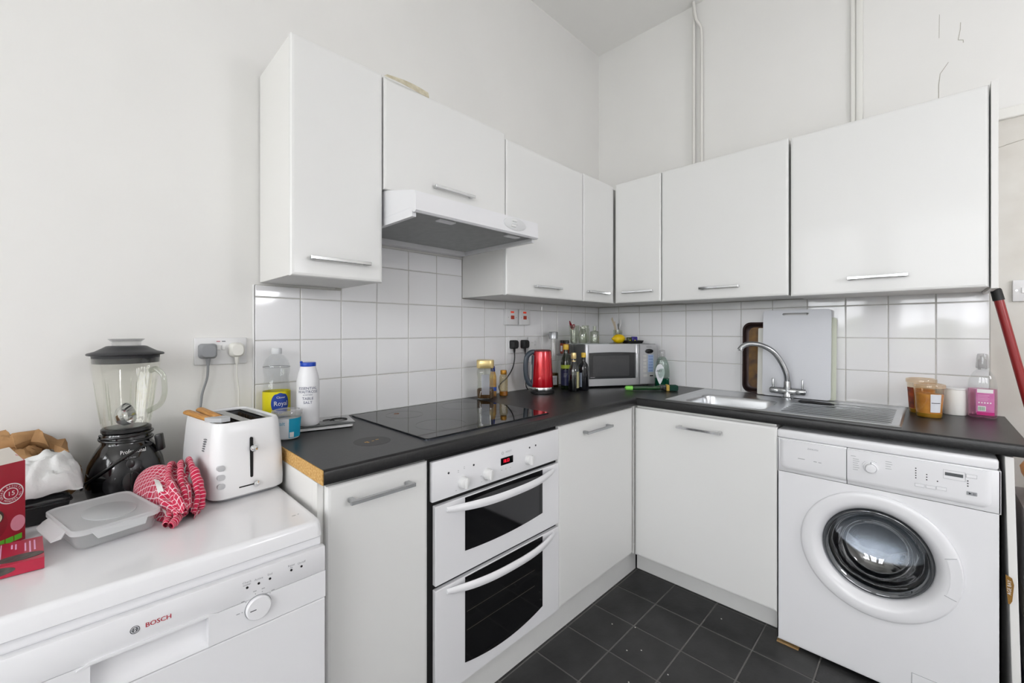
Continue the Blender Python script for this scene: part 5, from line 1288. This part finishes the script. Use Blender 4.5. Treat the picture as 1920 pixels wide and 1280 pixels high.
# ---- toaster
r = thing('toaster', 'white two-slot toaster with a chrome lever beside the tea towel', 'toaster', (.243, -2.258, ZD), math.radians(6)); r.scale = (1.0, 1.0, 1.06)
TW = mat('toaster_white', '#e6e6e7', .3, coat=.1, var=.015, vscale=5)
bm = BM()
loft(bm, [rrect(a, b_, rr, z, 6) for a, b_, rr, z in ((.130, .080, .03, .004), (.139, .090, .036, .010), (.140, .091, .036, .030), (.137, .088, .034, .100), (.132, .083, .032, .160), (.129, .080, .030, .182), (.1255, .0765, .028, .1885), (.121, .072, .026, .1885), (.119, .070, .025, .184))], True, False)
obj('shell', bm, TW, r, smooth=40)
bm = BM()
# chrome top panel with two slots
xs2 = [-.1195, -.098, .098, .1195]; ysl = [-.0705, -.052, -.012, .012, .052, .0705]
for i in range(3):
    for j in range(5):
        if i == 1 and j in (1, 3): continue
        add_box(bm, xs2[i], xs2[i + 1], ysl[j], ysl[j + 1], .180, .1845)
obj('top_panel', bm, mat('satin_chrome', '#a3a5a7', .22, metal=1, var=.06, vscale=10), r, smooth=0)
for y0, y1 in ((-.052, -.012), (.012, .052)):
    bm = BM()
    for a in ((-.098, .098, y0 - .002, y0, .06, .182), (-.098, .098, y1, y1 + .002, .06, .182), (-.1, -.098, y0, y1, .06, .182), (.098, .1, y0, y1, .06, .182), (-.098, .098, y0, y1, .058, .06)): add_box(bm, *a)
    sl = obj('bread_slot', bm, mat('slot_steel', '#6c6d6e', .4, metal=.8, var=.2, vscale=30), r, smooth=0)
    for k in range(13):
        for yy in (y0 + .006, y1 - .006):
            bm = BM(); xk = -.09 + k * .015; add_box(bm, xk - .0008, xk + .0008, yy - .0008, yy + .0008, .065, .178); obj('guide_wire', bm, mat('heated_wire', '#6a5138', .5, metal=.6, var=.2, vscale=60), sl, smooth=0)
TF = .1395
bm = BM(); loft(bm, [[Vector((TF - .0005 + dx - .00006 * (p.y) * 1000 * .06, p.x, .098 + p.y)) for p in rrect(.0035, .050, .0034, 0, 4)] for dx in (-.004, .0006)]); sl = obj('lever_slot', bm, DARK, r)
bm = BM(); tube(bm, [(TF - .006, .002, .122), (TF + .010, .002, .122)], .0025, 8); lathe(bm, [(.0065, -.004), (.0085, 0), (.0085, .006), (.006, .010), (.001, .011)], 18, M=MX(TF + .008, .002, .122)); obj('lever_knob', bm, CHROME, r)
bm = BM(); add_box(bm, TF - .002, TF + .0012, -.030, .006, .0285, .0315); obj('browning_slot', bm, DARK, r)
bm = BM(); lathe(bm, [(.005, -.003), (.007, 0), (.007, .006), (.001, .010)], 16, M=MX(TF + .003, .010, .031)); obj('browning_slider', bm, CHROME, r)
bm = BM(); lathe(bm, [(.0, 0), (.001, 0)], 6, M=MX(0, 0, .05)); bm.free()
for z in (.085, .063, .042):
    bm = BM(); loft(bm, [[Vector((TF - .006 + dx, -.069 + p.x, z + p.y)) for p in rrect(.0085, .0065, .0055, 0, 4)] for dx in (-.01, .0058)]); obj('function_button', bm, mat('pale_grey_button', '#b9babc', .4, var=.04), r)
for k in range(6):
    bm = BM(); add_box(bm, .072 - .003 * k, .084 - .003 * k, -.0888, -.0845, .148 - k * .006, .150 - k * .006); obj('vent_slit', bm, mat('vent_grey', '#77797c', .6, var=.1), r, smooth=0)
bm = BM(); loft(bm, [rrect(a, b_, .03, z, 6) for a, b_, z in ((.125, .075, 0), (.125, .075, .005))]); obj('base_foot', bm, GREYP, r)
# ---- wooden toast tongs
q = thing('toast_tongs', 'wooden toast tongs with a grey joint lying across the toaster', 'tongs', (.243, -2.258, ZD + .2008), math.radians(6))
WD = mat('beech_wood', '#c8924f', .55, bump=.1, bscale=60, stretch=(3, 25, 25), col2='#b07a38', vscale=10)
for y0, y1, z_ in ((-.082, -.058, .005), (-.052, -.040, .008)):
    bm = BM(); tube(bm, [(-.085, y0 - .004, z_ + .004), (-.075, y0 - .004, z_ + .004), (0, (y0 + y1) / 2 - .006, z_), (.066, y1 - .014, z_)], [.006, .0115, .0115, .0105], 12, flat=.6); obj('wooden_arm', bm, WD, q)
bm = BM(); loft(bm, [[Vector((x_, yc - hw, .0005)), Vector((x_, yc + hw, .0005)), Vector((x_, yc + hw, .011)), Vector((x_, yc - hw, .011))] for x_, yc, hw in ((.062, -.064, .020), (.090, -.056, .020), (.108, -.050, .010))]); obj('grey_joint', bm, mat('grey_silicone', '#b4b6b8', .45, var=.04), q)

# ---- clear food container with a loose lid
CA = math.radians(13)
r = thing('food_container', 'translucent plastic food container with clip lid on the dishwasher', 'food container', (.357, -2.525, ZD), CA)
bm = BM(); loft(bm, [rrect(a, b_, rr, z, 5) for a, b_, rr, z in ((.088, .058, .016, .0004), (.092, .062, .018, .003), (.098, .067, .02, .034), (.096, .065, .02, .034), (.090, .060, .018, .004))]); obj('box', bm, glass('clear_box_plastic', '#ffffff', refl=.4, rough=.1, haze=.22, hazecol='#eef0f0'), r, smooth=40)
bm = BM(); loft(bm, [rrect(a, b_, rr, z, 5) for a, b_, rr, z in ((.103, .071, .022, .033), (.1045, .0725, .022, .034), (.1045, .0725, .022, .042), (.1015, .0695, .021, .0435), (.099, .067, .02, .041), (.096, .064, .02, .0405))]); ld = obj('lid', bm, FROST, r, smooth=40)
bm = BM(); loft(bm, [circ(a, z, 40, .012, .006, a * .72) for a, z in ((.060, .0405), (.060, .0418), (.058, .0424))]); obj('lid_roundel', bm, FROST, ld, smooth=30)
def tab(pts, z):
    bm = BM(); loft(bm, [[Vector((p[0], p[1], z + dz + p[2])) for p in pts] for dz in (0, .0022)]); return obj('clip_tab', bm, FROST, ld, smooth=20)
tab([(-.104, .045, 0), (-.104, -.045, 0), (-.128, -.040, -.006), (-.138, -.030, -.010), (-.138, .030, -.010), (-.128, .040, -.006)], .036)
tab([(-.06, -.072, 0), (.06, -.072, 0), (.068, -.080, -.008), (.055, -.092, -.014), (-.055, -.092, -.014), (-.068, -.080, -.008)], .036)
tab([(.104, -.045, 0), (.104, .045, 0), (.112, .038, -.012), (.114, -.038, -.012)], .036)
for k, c in enumerate(('#2b2e36', '#7a746a', '#b4b5b3')):
    bm = BM(); add_box(bm, -.128, -.112, .028 - k * .026 - .007, .028 - k * .026 + .007, .0335, .0355); obj('tab_slot', bm, mat('slot_tone_%d' % k, c, .6, var=.1), ld, smooth=0)

# ---- checked tea towel
def check_mat():
    m = bpy.data.materials.new('red_check_cloth'); m.use_nodes = True; nt = m.node_tree; b = nt.nodes['Principled BSDF']
    uv = nt.nodes.new('ShaderNodeUVMap'); sx = nt.nodes.new('ShaderNodeSeparateXYZ'); nt.links.new(uv.outputs[0], sx.inputs[0])
    fs = []
    for ax in (0, 1):
        f_ = nt.nodes.new('ShaderNodeMath'); f_.operation = 'FRACT'; nt.links.new(sx.outputs[ax], f_.inputs[0])
        l_ = nt.nodes.new('ShaderNodeMath'); l_.operation = 'LESS_THAN'; l_.inputs[1].default_value = .15; nt.links.new(f_.outputs[0], l_.inputs[0]); fs.append(l_)
    mx = nt.nodes.new('ShaderNodeMath'); mx.operation = 'MAXIMUM'; nt.links.new(fs[0].outputs[0], mx.inputs[0]); nt.links.new(fs[1].outputs[0], mx.inputs[1])
    mc = nt.nodes.new('ShaderNodeMix'); mc.data_type = 'RGBA'; nt.links.new(mx.outputs[0], mc.inputs[0])
    mc.inputs[6].default_value = lin('#bb1240'); mc.inputs[7].default_value = lin('#e3c7cf'); nt.links.new(mc.outputs[2], b.inputs['Base Color'])
    b.inputs['Roughness'].default_value = .9; b.inputs['Sheen Weight'].default_value = .2
    n_ = nt.nodes.new('ShaderNodeTexNoise'); n_.inputs['Scale'].default_value = 700; bp = nt.nodes.new('ShaderNodeBump'); bp.inputs['Strength'].default_value = .25; bp.inputs['Distance'].default_value = .002
    nt.links.new(n_.outputs['Fac'], bp.inputs['Height']); nt.links.new(bp.outputs[0], b.inputs['Normal'])
    return m
CHECK = check_mat()
def uvgrid(bm, P_, UV, closed=False):
    lay = bm.loops.layers.uv.verify()
    V = [[bm.verts.new(p) for p in row] for row in P_]
    for i in range(len(V) - 1):
        m_ = len(V[0])
        for j in range(m_ if closed else m_ - 1):
            j2 = (j + 1) % m_
            f = bm.faces.new((V[i][j], V[i][j2], V[i + 1][j2], V[i + 1][j]))
            for lp, (a, b_) in zip(f.loops, ((i, j), (i, j + 1), (i + 1, j + 1), (i + 1, j))): lp[lay].uv = UV(a, b_)
r = thing('tea_towel', 'crumpled red and white checked tea towel between the container and the toaster', 'tea towel', (.33, -2.40, ZD))
bm = BM(); P_ = []
NT, NS = 44, 40
cl = [Vector((-.112, -.046, 0)), Vector((-.070, -.032, 0)), Vector((-.02, -.012, 0)), Vector((.055, .004, 0)), (Vector((.122, .006, 0)))]
cs = spline(cl, 14)
for i in range(len(cs)):
    t = i / (len(cs) - 1); c = cs[i]; d = (cs[min(i + 1, len(cs) - 1)] - cs[max(i - 1, 0)]).normalized(); nn = Vector((-d.y, d.x, 0))
    w = .044 * (math.sin(PI * min(.86, t * .66 + .13)) ** .7) * (1 - .45 * max(0, t - .8) / .2); h = .096 * (math.sin(PI * min(1, t * .70 + .20)) ** .9)
    row = []
    for j in range(NS + 1):
        a = PI * j / NS
        f_ = max(0, min(1, (t - .45) * 3))
        k = 1 + .13 * f_ * math.sin(9 * a + 3 * math.sin(t * 6)) + .05 * math.sin(4 * a + 7 * t) + .05 * f_ * math.sin(t * 40 + 5 * a)
        p = c + nn * (math.cos(a) * w * k) + Vector((0, 0, max(.0008, math.sin(a) ** .75 * h * k)))
        p += d * (.012 * math.sin(2 * a + 4 * t))
        row.append(p)
    P_.append(row)
uvgrid(bm, P_, lambda a, b_: (a * .36 + .05 * b_ + .35 * math.sin(b_ * .16 + 1), b_ * .46 + .12 * a))
o = obj('draped_cloth', bm, CHECK, r, smooth=80)
def roll(pts, rad, seed, name='folded_edge', k=1.15):
    bm = BM(); sp_ = spline(pts, 9); P_ = []
    for i, p in enumerate(sp_):
        d = (sp_[min(i + 1, len(sp_) - 1)] - sp_[max(i - 1, 0)]).normalized(); a_ = d.cross(Vector((.2, .1, 1))).normalized(); b_ = a_.cross(d)
        rr = rad * (1 + .12 * math.sin(i * .9 + seed)) * (.45 + .55 * math.sin(PI * (i + .7) / (len(sp_) + .4)) ** .5)
        P_.append([p + (a_ * math.cos(2 * PI * j / 12) * .8 + b_ * math.sin(2 * PI * j / 12) * k) * rr for j in range(12)])
    uvgrid(bm, P_, lambda a, b_: (a * .50 + seed, .5 + b_ * .03), True)
    return obj(name, bm, CHECK, r, smooth=80)
roll([(-.020, .026, .062), (-.044, .036, .084), (-.048, .036, .098), (-.026, .034, .104), (.008, .034, .096), (.050, .034, .076), (.088, .034, .046), (.112, .024, .014)], .0085, 1)
roll([(-.040, .024, .088), (-.024, .016, .104), (.010, .012, .098), (.044, .008, .078), (.090, .010, .050), (.122, .006, .020)], .0080, 2.2)
roll([(-.062, .014, .084), (-.034, -.002, .103), (.000, -.010, .092), (.030, -.014, .080), (.066, -.012, .066), (.108, -.010, .036), (.128, -.012, .012)], .0075, 3.1)
roll([(.030, .036, .098), (.058, .040, .070), (.082, .042, .040), (.092, .040, .012)], .012, 5.3, 'side_fold', 1.0)
roll([(.092, .016, .020), (.112, -.004, .016), (.132, -.014, .012), (.140, -.022, .009)], .0105, 4.4, 'front_fold', 1.1)
roll([(.080, -.018, .030), (.108, -.022, .018), (.130, -.030, .010)], .0095, 6.4, 'front_fold', 1.1)
bm = BM(); uvgrid(bm, [[Vector((.020 + .095 * t + .008 * math.sin(7 * t), -.030 - .010 * s_ + .012 * t, .082 - .060 * t + .006 * math.sin(6 * t + s_))) for s_ in (0, .5, 1)] for t in [k / 12 for k in range(13)]], lambda a, b_: (.5 + .01 * a, .5)); obj('white_hem', bm, mat('white_hem', '#dcdcd9', .9, bump=.2, bscale=500), r, smooth=60)

# ---- red cartons
def carton(name, label, pts_, z0, z1, mt):
    r = thing(name, label, 'carton', (pts_[0][0], pts_[0][1], z0))
    bm = BM(); loft(bm, [[Vector((p[0] - pts_[0][0], p[1] - pts_[0][1], z - z0)) for p in pts_] for z in (z0 + .0005, z1)]); obj('card_box', bm, mt, r, smooth=0)
    return r
RC = mat('crimson_card', '#a8122c', .35, col2='#8f0e24', vscale=5, coat=.2)
d_ = Vector((.045, -.063, 0)).normalized(); n_ = Vector((.063, .045, 0)).normalized()
p0 = Vector((.303, -2.643, 0)); bq = [p0, p0 + d_ * .14, p0 + d_ * .14 - n_ * .045, p0 - n_ * .045]
r = carton('rice_carton', 'tall red food carton standing at the left edge with its flap open', bq, ZD, ZD + .167, RC)
nz = Vector((0, 0, 1))
def on_carton(u, z, off): return d_ * u + nz * z + n_ * off     # u runs from the right hand edge to the left
def disc(u, z, R, off, mt, name, parent, n=36, ry=None):
    bm = BM(); ry = ry or R; loft(bm, [[on_carton(u + R * math.cos(2 * PI * i / n), z + ry * math.sin(2 * PI * i / n), o_) for i in range(n)] for o_ in (off - .0006, off)]); return obj(name, bm, mt, parent, smooth=0)
rt_c = -d_
w1 = disc(.0235, .105, .0205, .0006, WPLA, 'badge_ring', r); disc(.0235, .105, .0185, .0010, mat('badge_red', '#9c1430', .4, var=.03), 'badge_field', w1); disc(.0235, .105, .0115, .0014, WPLA, 'badge_inner_ring', w1); disc(.0235, .105, .0100, .0018, mat('badge_red'), 'badge_centre', w1)
tx(w1, WPLA, '15', .0125, on_carton(.0235, .105, .0018), rt_c, nz)
for i, ch in enumerate('GREAT RESULTS IN'):
    a = math.radians(205 - i * 15.3); tx(w1, WPLA, ch, .0052, on_carton(.0235 - .0150 * math.cos(a), .105 + .0150 * math.sin(a), .0012), rt_c * math.sin(a) + nz * -math.cos(a) if False else (rt_c * math.cos(a - PI / 2) + nz * math.sin(a - PI / 2)), rt_c * math.cos(a) + nz * math.sin(a)) if ch != ' ' else None
for i, ch in enumerate('MINUTES'):
    a = math.radians(232 + i * 12.5); tx(w1, WPLA, ch, .0052, on_carton(.0235 - .0150 * math.cos(a), .105 + .0150 * math.sin(a), .0012), rt_c * math.cos(a + PI / 2) + nz * math.sin(a + PI / 2), -(rt_c * math.cos(a) + nz * math.sin(a)))
b1 = disc(.062, .050, .034, .0006, mat('bowl_red', '#8a0f22', .3, var=.05), 'bowl_picture', r, ry=.036); disc(.064, .064, .030, .0010, mat('bowl_shadow', '#3a2a24', .5, var=.05), 'bowl_opening', b1, ry=.020); disc(.064, .062, .027, .0014, mat('rice_print', '#d8d3bd', .6, col2='#a8a284', vscale=220), 'rice_picture', b1, ry=.017)
disc(.012, .040, .0115, .0006, mat('pale_pink_swoosh', '#d98a9c', .5, var=.1, vscale=20), 'pale_swoosh', r, ry=.016)
for k in range(4):
    bm = BM(); loft(bm, [[on_carton(u, z, o_) for u, z in ((.006 + k * .0135, .006 - k * .001), (.018 + k * .0135, .005 - k * .001), (.018 + k * .0135, .016 - k * .001), (.006 + k * .0135, .017 - k * .001))] for o_ in (.0003, .0010)]); obj('green_panel', bm, mat('lime_print', '#5fb32c', .45, var=.08, vscale=30), r, smooth=0)
bm = BM(); loft(bm, [[on_carton(u, z, o_) for u, z, o_ in ((.002, .167, -.001 - e), (.12, .167, -.001 - e), (.11, .190, -.03 - e), (.012, .196, -.022 - e))] for e in (0, .0012)]); obj('open_flap', bm, mat('pale_card', '#d9d3ca', .7, var=.04, vscale=12), r, smooth=0)
bm = BM(); loft(bm, [[on_carton(u, z, o_) for u, z, o_ in ((.0005, .167, -.003), (.0005, .167, -.040), (.006, .178, -.036), (.010, .180, -.010))], [on_carton(u, z, o_) for u, z, o_ in ((-.0008, .167, -.003), (-.0008, .167, -.040), (.005, .179, -.036), (.009, .181, -.010))]]); obj('side_flap', bm, mat('pink_card_edge', '#c97a84', .6, var=.05), r, smooth=0)
q0 = [Vector((.494, -2.6075, 0)), Vector((.374, -2.6155, 0)), Vector((.364, -2.735, 0)), Vector((.489, -2.735, 0))]
r = carton('small_carton', 'small flat red carton lying in front of the tall carton', q0, ZD, ZD + .0215, mat('rose_red_card', '#b3223f', .35, col2='#a51a38', vscale=5, coat=.2))
uB = Vector((-.12, -.008, 0)).normalized(); uL = Vector((-.005, -.1275, 0)).normalized()
def on_box(a, b_, h): return uB * a + uL * b_ + Vector((0, 0, h))
for k, (b0, a0, L) in enumerate(((.010, .012, .055), (.016, .012, .062), (.022, .018, .045), (.034, .014, .030), (.039, .014, .022))):
    bm = BM(); loft(bm, [[on_box(.118 - a0, b0, h), on_box(.118 - a0 - L, b0, h), on_box(.118 - a0 - L, b0 + .0022, h), on_box(.118 - a0, b0 + .0022, h)] for h in (.0213, .0219)]); obj('printed_text_line', bm, mat('pale_pink_print'), r, smooth=0)
def boxdisc(a, b_, ra, rb, h, mt, name):
    bm = BM(); loft(bm, [[on_box(a + ra * math.cos(2 * PI * i / 28), b_ + rb * math.sin(2 * PI * i / 28), z) for i in range(28)] for z in (.0213, .0213 + h)]); return obj(name, bm, mt, r, smooth=0)
boxdisc(.026, .030, .016, .030, .0008, mat('dark_bowl_print', '#3a3634', .5, col2='#55504a', vscale=120), 'bowl_picture')
for k in range(3):
    e = boxdisc(.030 + k * .021, .074, .0075, .0125, .0006, WPLA, 'white_oval')
    bm = BM(); loft(bm, [[on_box(.030 + k * .021 + .004 * math.cos(2 * PI * i / 20), .074 + .008 * math.sin(2 * PI * i / 20), z) for i in range(20)] for z in (.0218, .0224)]); obj('oval_centre', bm, mat('badge_red'), e, smooth=0)
bm = BM(); loft(bm, [[on_box(.004, .053, h), on_box(.116, .053, h), on_box(.116, .0545, h), on_box(.004, .0545, h)] for h in (.0213, .0218)]); obj('fold_line', bm, mat('pale_pink_print'), r, smooth=0)
fN = Vector((1, -.04, 0)).normalized()
bm = BM(); loft(bm, [[uL * (.075 + .04 * math.cos(2 * PI * i / 28)) + fN * o_ + Vector((0, 0, .0125 + .0085 * math.sin(2 * PI * i / 28))) for i in range(28)] for o_ in (-.0005, .0007)]); obj('side_bowl_picture', bm, mat('dark_bowl_print'), r, smooth=0)

# ---- bags and pan in the far left corner
def crumple(bm, c, R, seed, nu=26, nv=15, amp=.28, freq=3.0):
    rings = []
    for j in range(1, nv):
        th = PI * j / nv; ring = []
        for i in range(nu):
            ph = 2 * PI * i / nu; d = Vector((math.sin(th) * math.cos(ph), math.sin(th) * math.sin(ph), math.cos(th)))
            k = 1 + amp * noise.fractal(d * freq + Vector((seed, seed * 2, 0)), 1.0, 2.0, 3) + amp * .5 * abs(noise.noise(d * freq * 2.3 + Vector((0, seed, 3))))
            p = Vector((d.x * R[0] * k, d.y * R[1] * k, d.z * R[2] * k)) + Vector(c)
            p.z = max(p.z, ZD + .001); p.x = max(p.x, .002)
            ring.append(p)
        rings.append(ring)
    loft(bm, rings)
BROWN = mat('brown_kraft_paper', '#a98257', .75, bump=.3, bscale=40, col2='#86643f', vscale=14)
r = thing('paper_bag', 'crumpled brown paper bag against the wall at the far left', 'paper bag', (.09, -2.66, ZD))
bm = BM(); crumple(bm, (.060, -2.665, .875), (.046, .082, .080), 4.2, 40, 22, .26, 2.4); obj('crumpled_paper', bm, BROWN, r, world=True, smooth=35)
bm = BM(); rb = random.Random(5); sp_ = spline([(.040, -2.74, .945), (.045, -2.705, .985), (.050, -2.672, .972), (.046, -2.64, .978), (.052, -2.606, .952), (.060, -2.578, .905), (.062, -2.565, .865)], 4); rings = []
for i, p in enumerate(sp_):
    rr = .020 * (1 + .45 * noise.noise(Vector((i * .41, 7, 1))))
    rings.append([p + Vector((rr * 1.1 * math.cos(2 * PI * k / 14), rr * .3 * math.cos(2 * PI * k / 14 + i), rr * math.sin(2 * PI * k / 14))) * (1 + .55 * noise.noise(Vector((math.cos(2 * PI * k / 14) * 1.4, math.sin(2 * PI * k / 14) * 1.4, i * .5)))) for k in range(14)])
    rings[-1] = [Vector((max(q_.x, .002), q_.y, q_.z)) for q_ in rings[-1]]
loft(bm, rings); obj('folded_top', bm, BROWN, r, world=True, smooth=30)
r = thing('plastic_bag', 'crumpled thin white bag lying on the black tin at the left', 'bag', (.18, -2.62, ZD + .07))
bm = BM()
rings = []
for i in range(19):
    u = -1 + 2 * i / 18; row = []
    for j in range(25):
        v = -1 + 2 * j / 24
        e = max(0, 1 - (abs(u) ** 3.2 + abs(v) ** 3.2)) ** .5
        n1 = noise.fractal(Vector((u * 1.6, v * 1.6, 3.1)), 1, 2, 4)
        x_ = .168 + u * .060 + .006 * noise.noise(Vector((v * 3, u, 2))) - .012 * v; y_ = -2.622 + v * .064 + .008 * noise.noise(Vector((u * 3, v, 5)))
        row.append(Vector((x_, y_, .876 + .070 * e - .030 * u * e + .022 * n1 * (.35 + e))))
    rings.append(row)
loft(bm, rings, closed=False); o = obj('white_film', bm, mat('white_bag_film', '#dedfde', .5, bump=.6, bscale=26, detail=6), r, world=True, smooth=60)
so = o.modifiers.new('thickness', 'SOLIDIFY'); so.thickness = .0015
r = thing('roasting_tin', 'black lidded roasting tin under the white bag', 'roasting tin', (.172, -2.629, ZD), math.radians(8))
bm = BM(); loft(bm, [rrect(a, b_, .014, z, 4) for a, b_, z in ((.050, .034, 0), (.055, .038, .003), (.062, .044, .040), (.066, .048, .042), (.066, .048, .045), (.060, .042, .045))]); obj('tin_body', bm, BPLAM, r, smooth=40)
bm = BM(); loft(bm, [rrect(a, b_, .014, z, 4) for a, b_, z in ((.064, .046, .0455), (.064, .046, .049), (.055, .038, .056), (.02, .015, .060))]); obj('tin_lid', bm, mat('smoky_lid', '#202022', .12, coat=.4, var=.1), r, smooth=40)

# ================================================================ FAR RIGHT
r = thing('broom', 'broom with a red metal handle and black end cap leaning at the right', 'broom', (1.925, -.12, 0))
a0 = Vector((1.842, -.135, 1.408)); a1 = Vector((2.105, -.090, .02)); rel = Vector((1.925, -.12, 0))
dv = (a1 - a0)
bm = BM(); tube(bm, [a0 + dv * .012 - rel, a0 + dv * .5 - rel, a1 - dv * .04 - rel], .0135, 16); obj('red_handle', bm, mat('red_lacquer', '#8e1f20', .35, var=.08, vscale=10, coat=.2), r)
bm = BM(); tube(bm, [a0 - rel, a0 + dv * .004 - rel, a0 + dv * .032 - rel], [.012, .0152, .0158], 16); obj('end_cap', bm, BPLAM, r)
bm = BM(); add_box(bm, .09, .27, -.03, .04, .03, .075, .01, 2); obj('broom_head', bm, BPLAM, r)
bm = BM(); add_box(bm, .092, .268, -.026, .036, 0.001, .032); obj('bristles', bm, mat('grey_bristles', '#55565a', .9, bump=.8, bscale=300), r)
r = thing('storage_crate', 'stack of grey plastic storage boxes beside the end panel', 'box', (1.986, -.405, 0))
for k, (z0, z1, c) in enumerate(((.001, .20, '#4a4a5c'), (.202, .36, '#8d8b8c'), (.362, .45, '#b0aaa2'), (.452, .70, '#a3a0a4'))):
    bm = BM(); loft(bm, [[p + Vector((0, 0, 0)) for p in rrect(.115, .16, .02, z, 4)] for z in (z0, z0 + .01, z1 - .004, z1)]); obj('box', bm, mat('box_tone_%d' % k, c, .4, var=.12, vscale=12), r)
r = thing('carrier_bag', 'bright orange plastic carrier bag on top of the boxes at the right', 'bag', (1.986, -.405, .701))
bm = BM()
rings = []
for j in range(1, 12):
    th = PI * j / 12; ring = []
    for i in range(24):
        ph = 2 * PI * i / 24; d = Vector((math.sin(th) * math.cos(ph), math.sin(th) * math.sin(ph), math.cos(th))); k = 1 + .16 * noise.fractal(d * 2.2 + Vector((1, 5, 2)), 1, 2, 3)
        p = Vector((d.x * .112 * k, d.y * .16 * k, .085 + d.z * .085 * k)); p.z = max(p.z, .001); ring.append(p)
    rings.append(ring)
loft(bm, rings); obj('film', bm, mat('orange_film', '#d98a1c', .35, bump=.4, bscale=25, coat=.1), r, smooth=35)
r = thing('bag_clip', 'brown gold bag clip with white lettering hung on the end panel edge', 'clip', (1.8335, -.604, .43))
bm = BM(); loft(bm, [[Vector((p[0], yy, p[1])) for p in ((-.007, .085), (.006, .078), (.0095, .060), (.006, .010), (.002, 0), (-.002, 0), (-.006, .05))] for yy in (.0, -.004)]); cl_ = obj('clip_body', bm, mat('bronze_card', '#8a6428', .4, var=.1, vscale=30), r, smooth=0)
tx(cl_, WPLA, 'AGE BAY', .011, (.0005, -.0045, .050), (0, 0, 1), (-1, 0, 0))
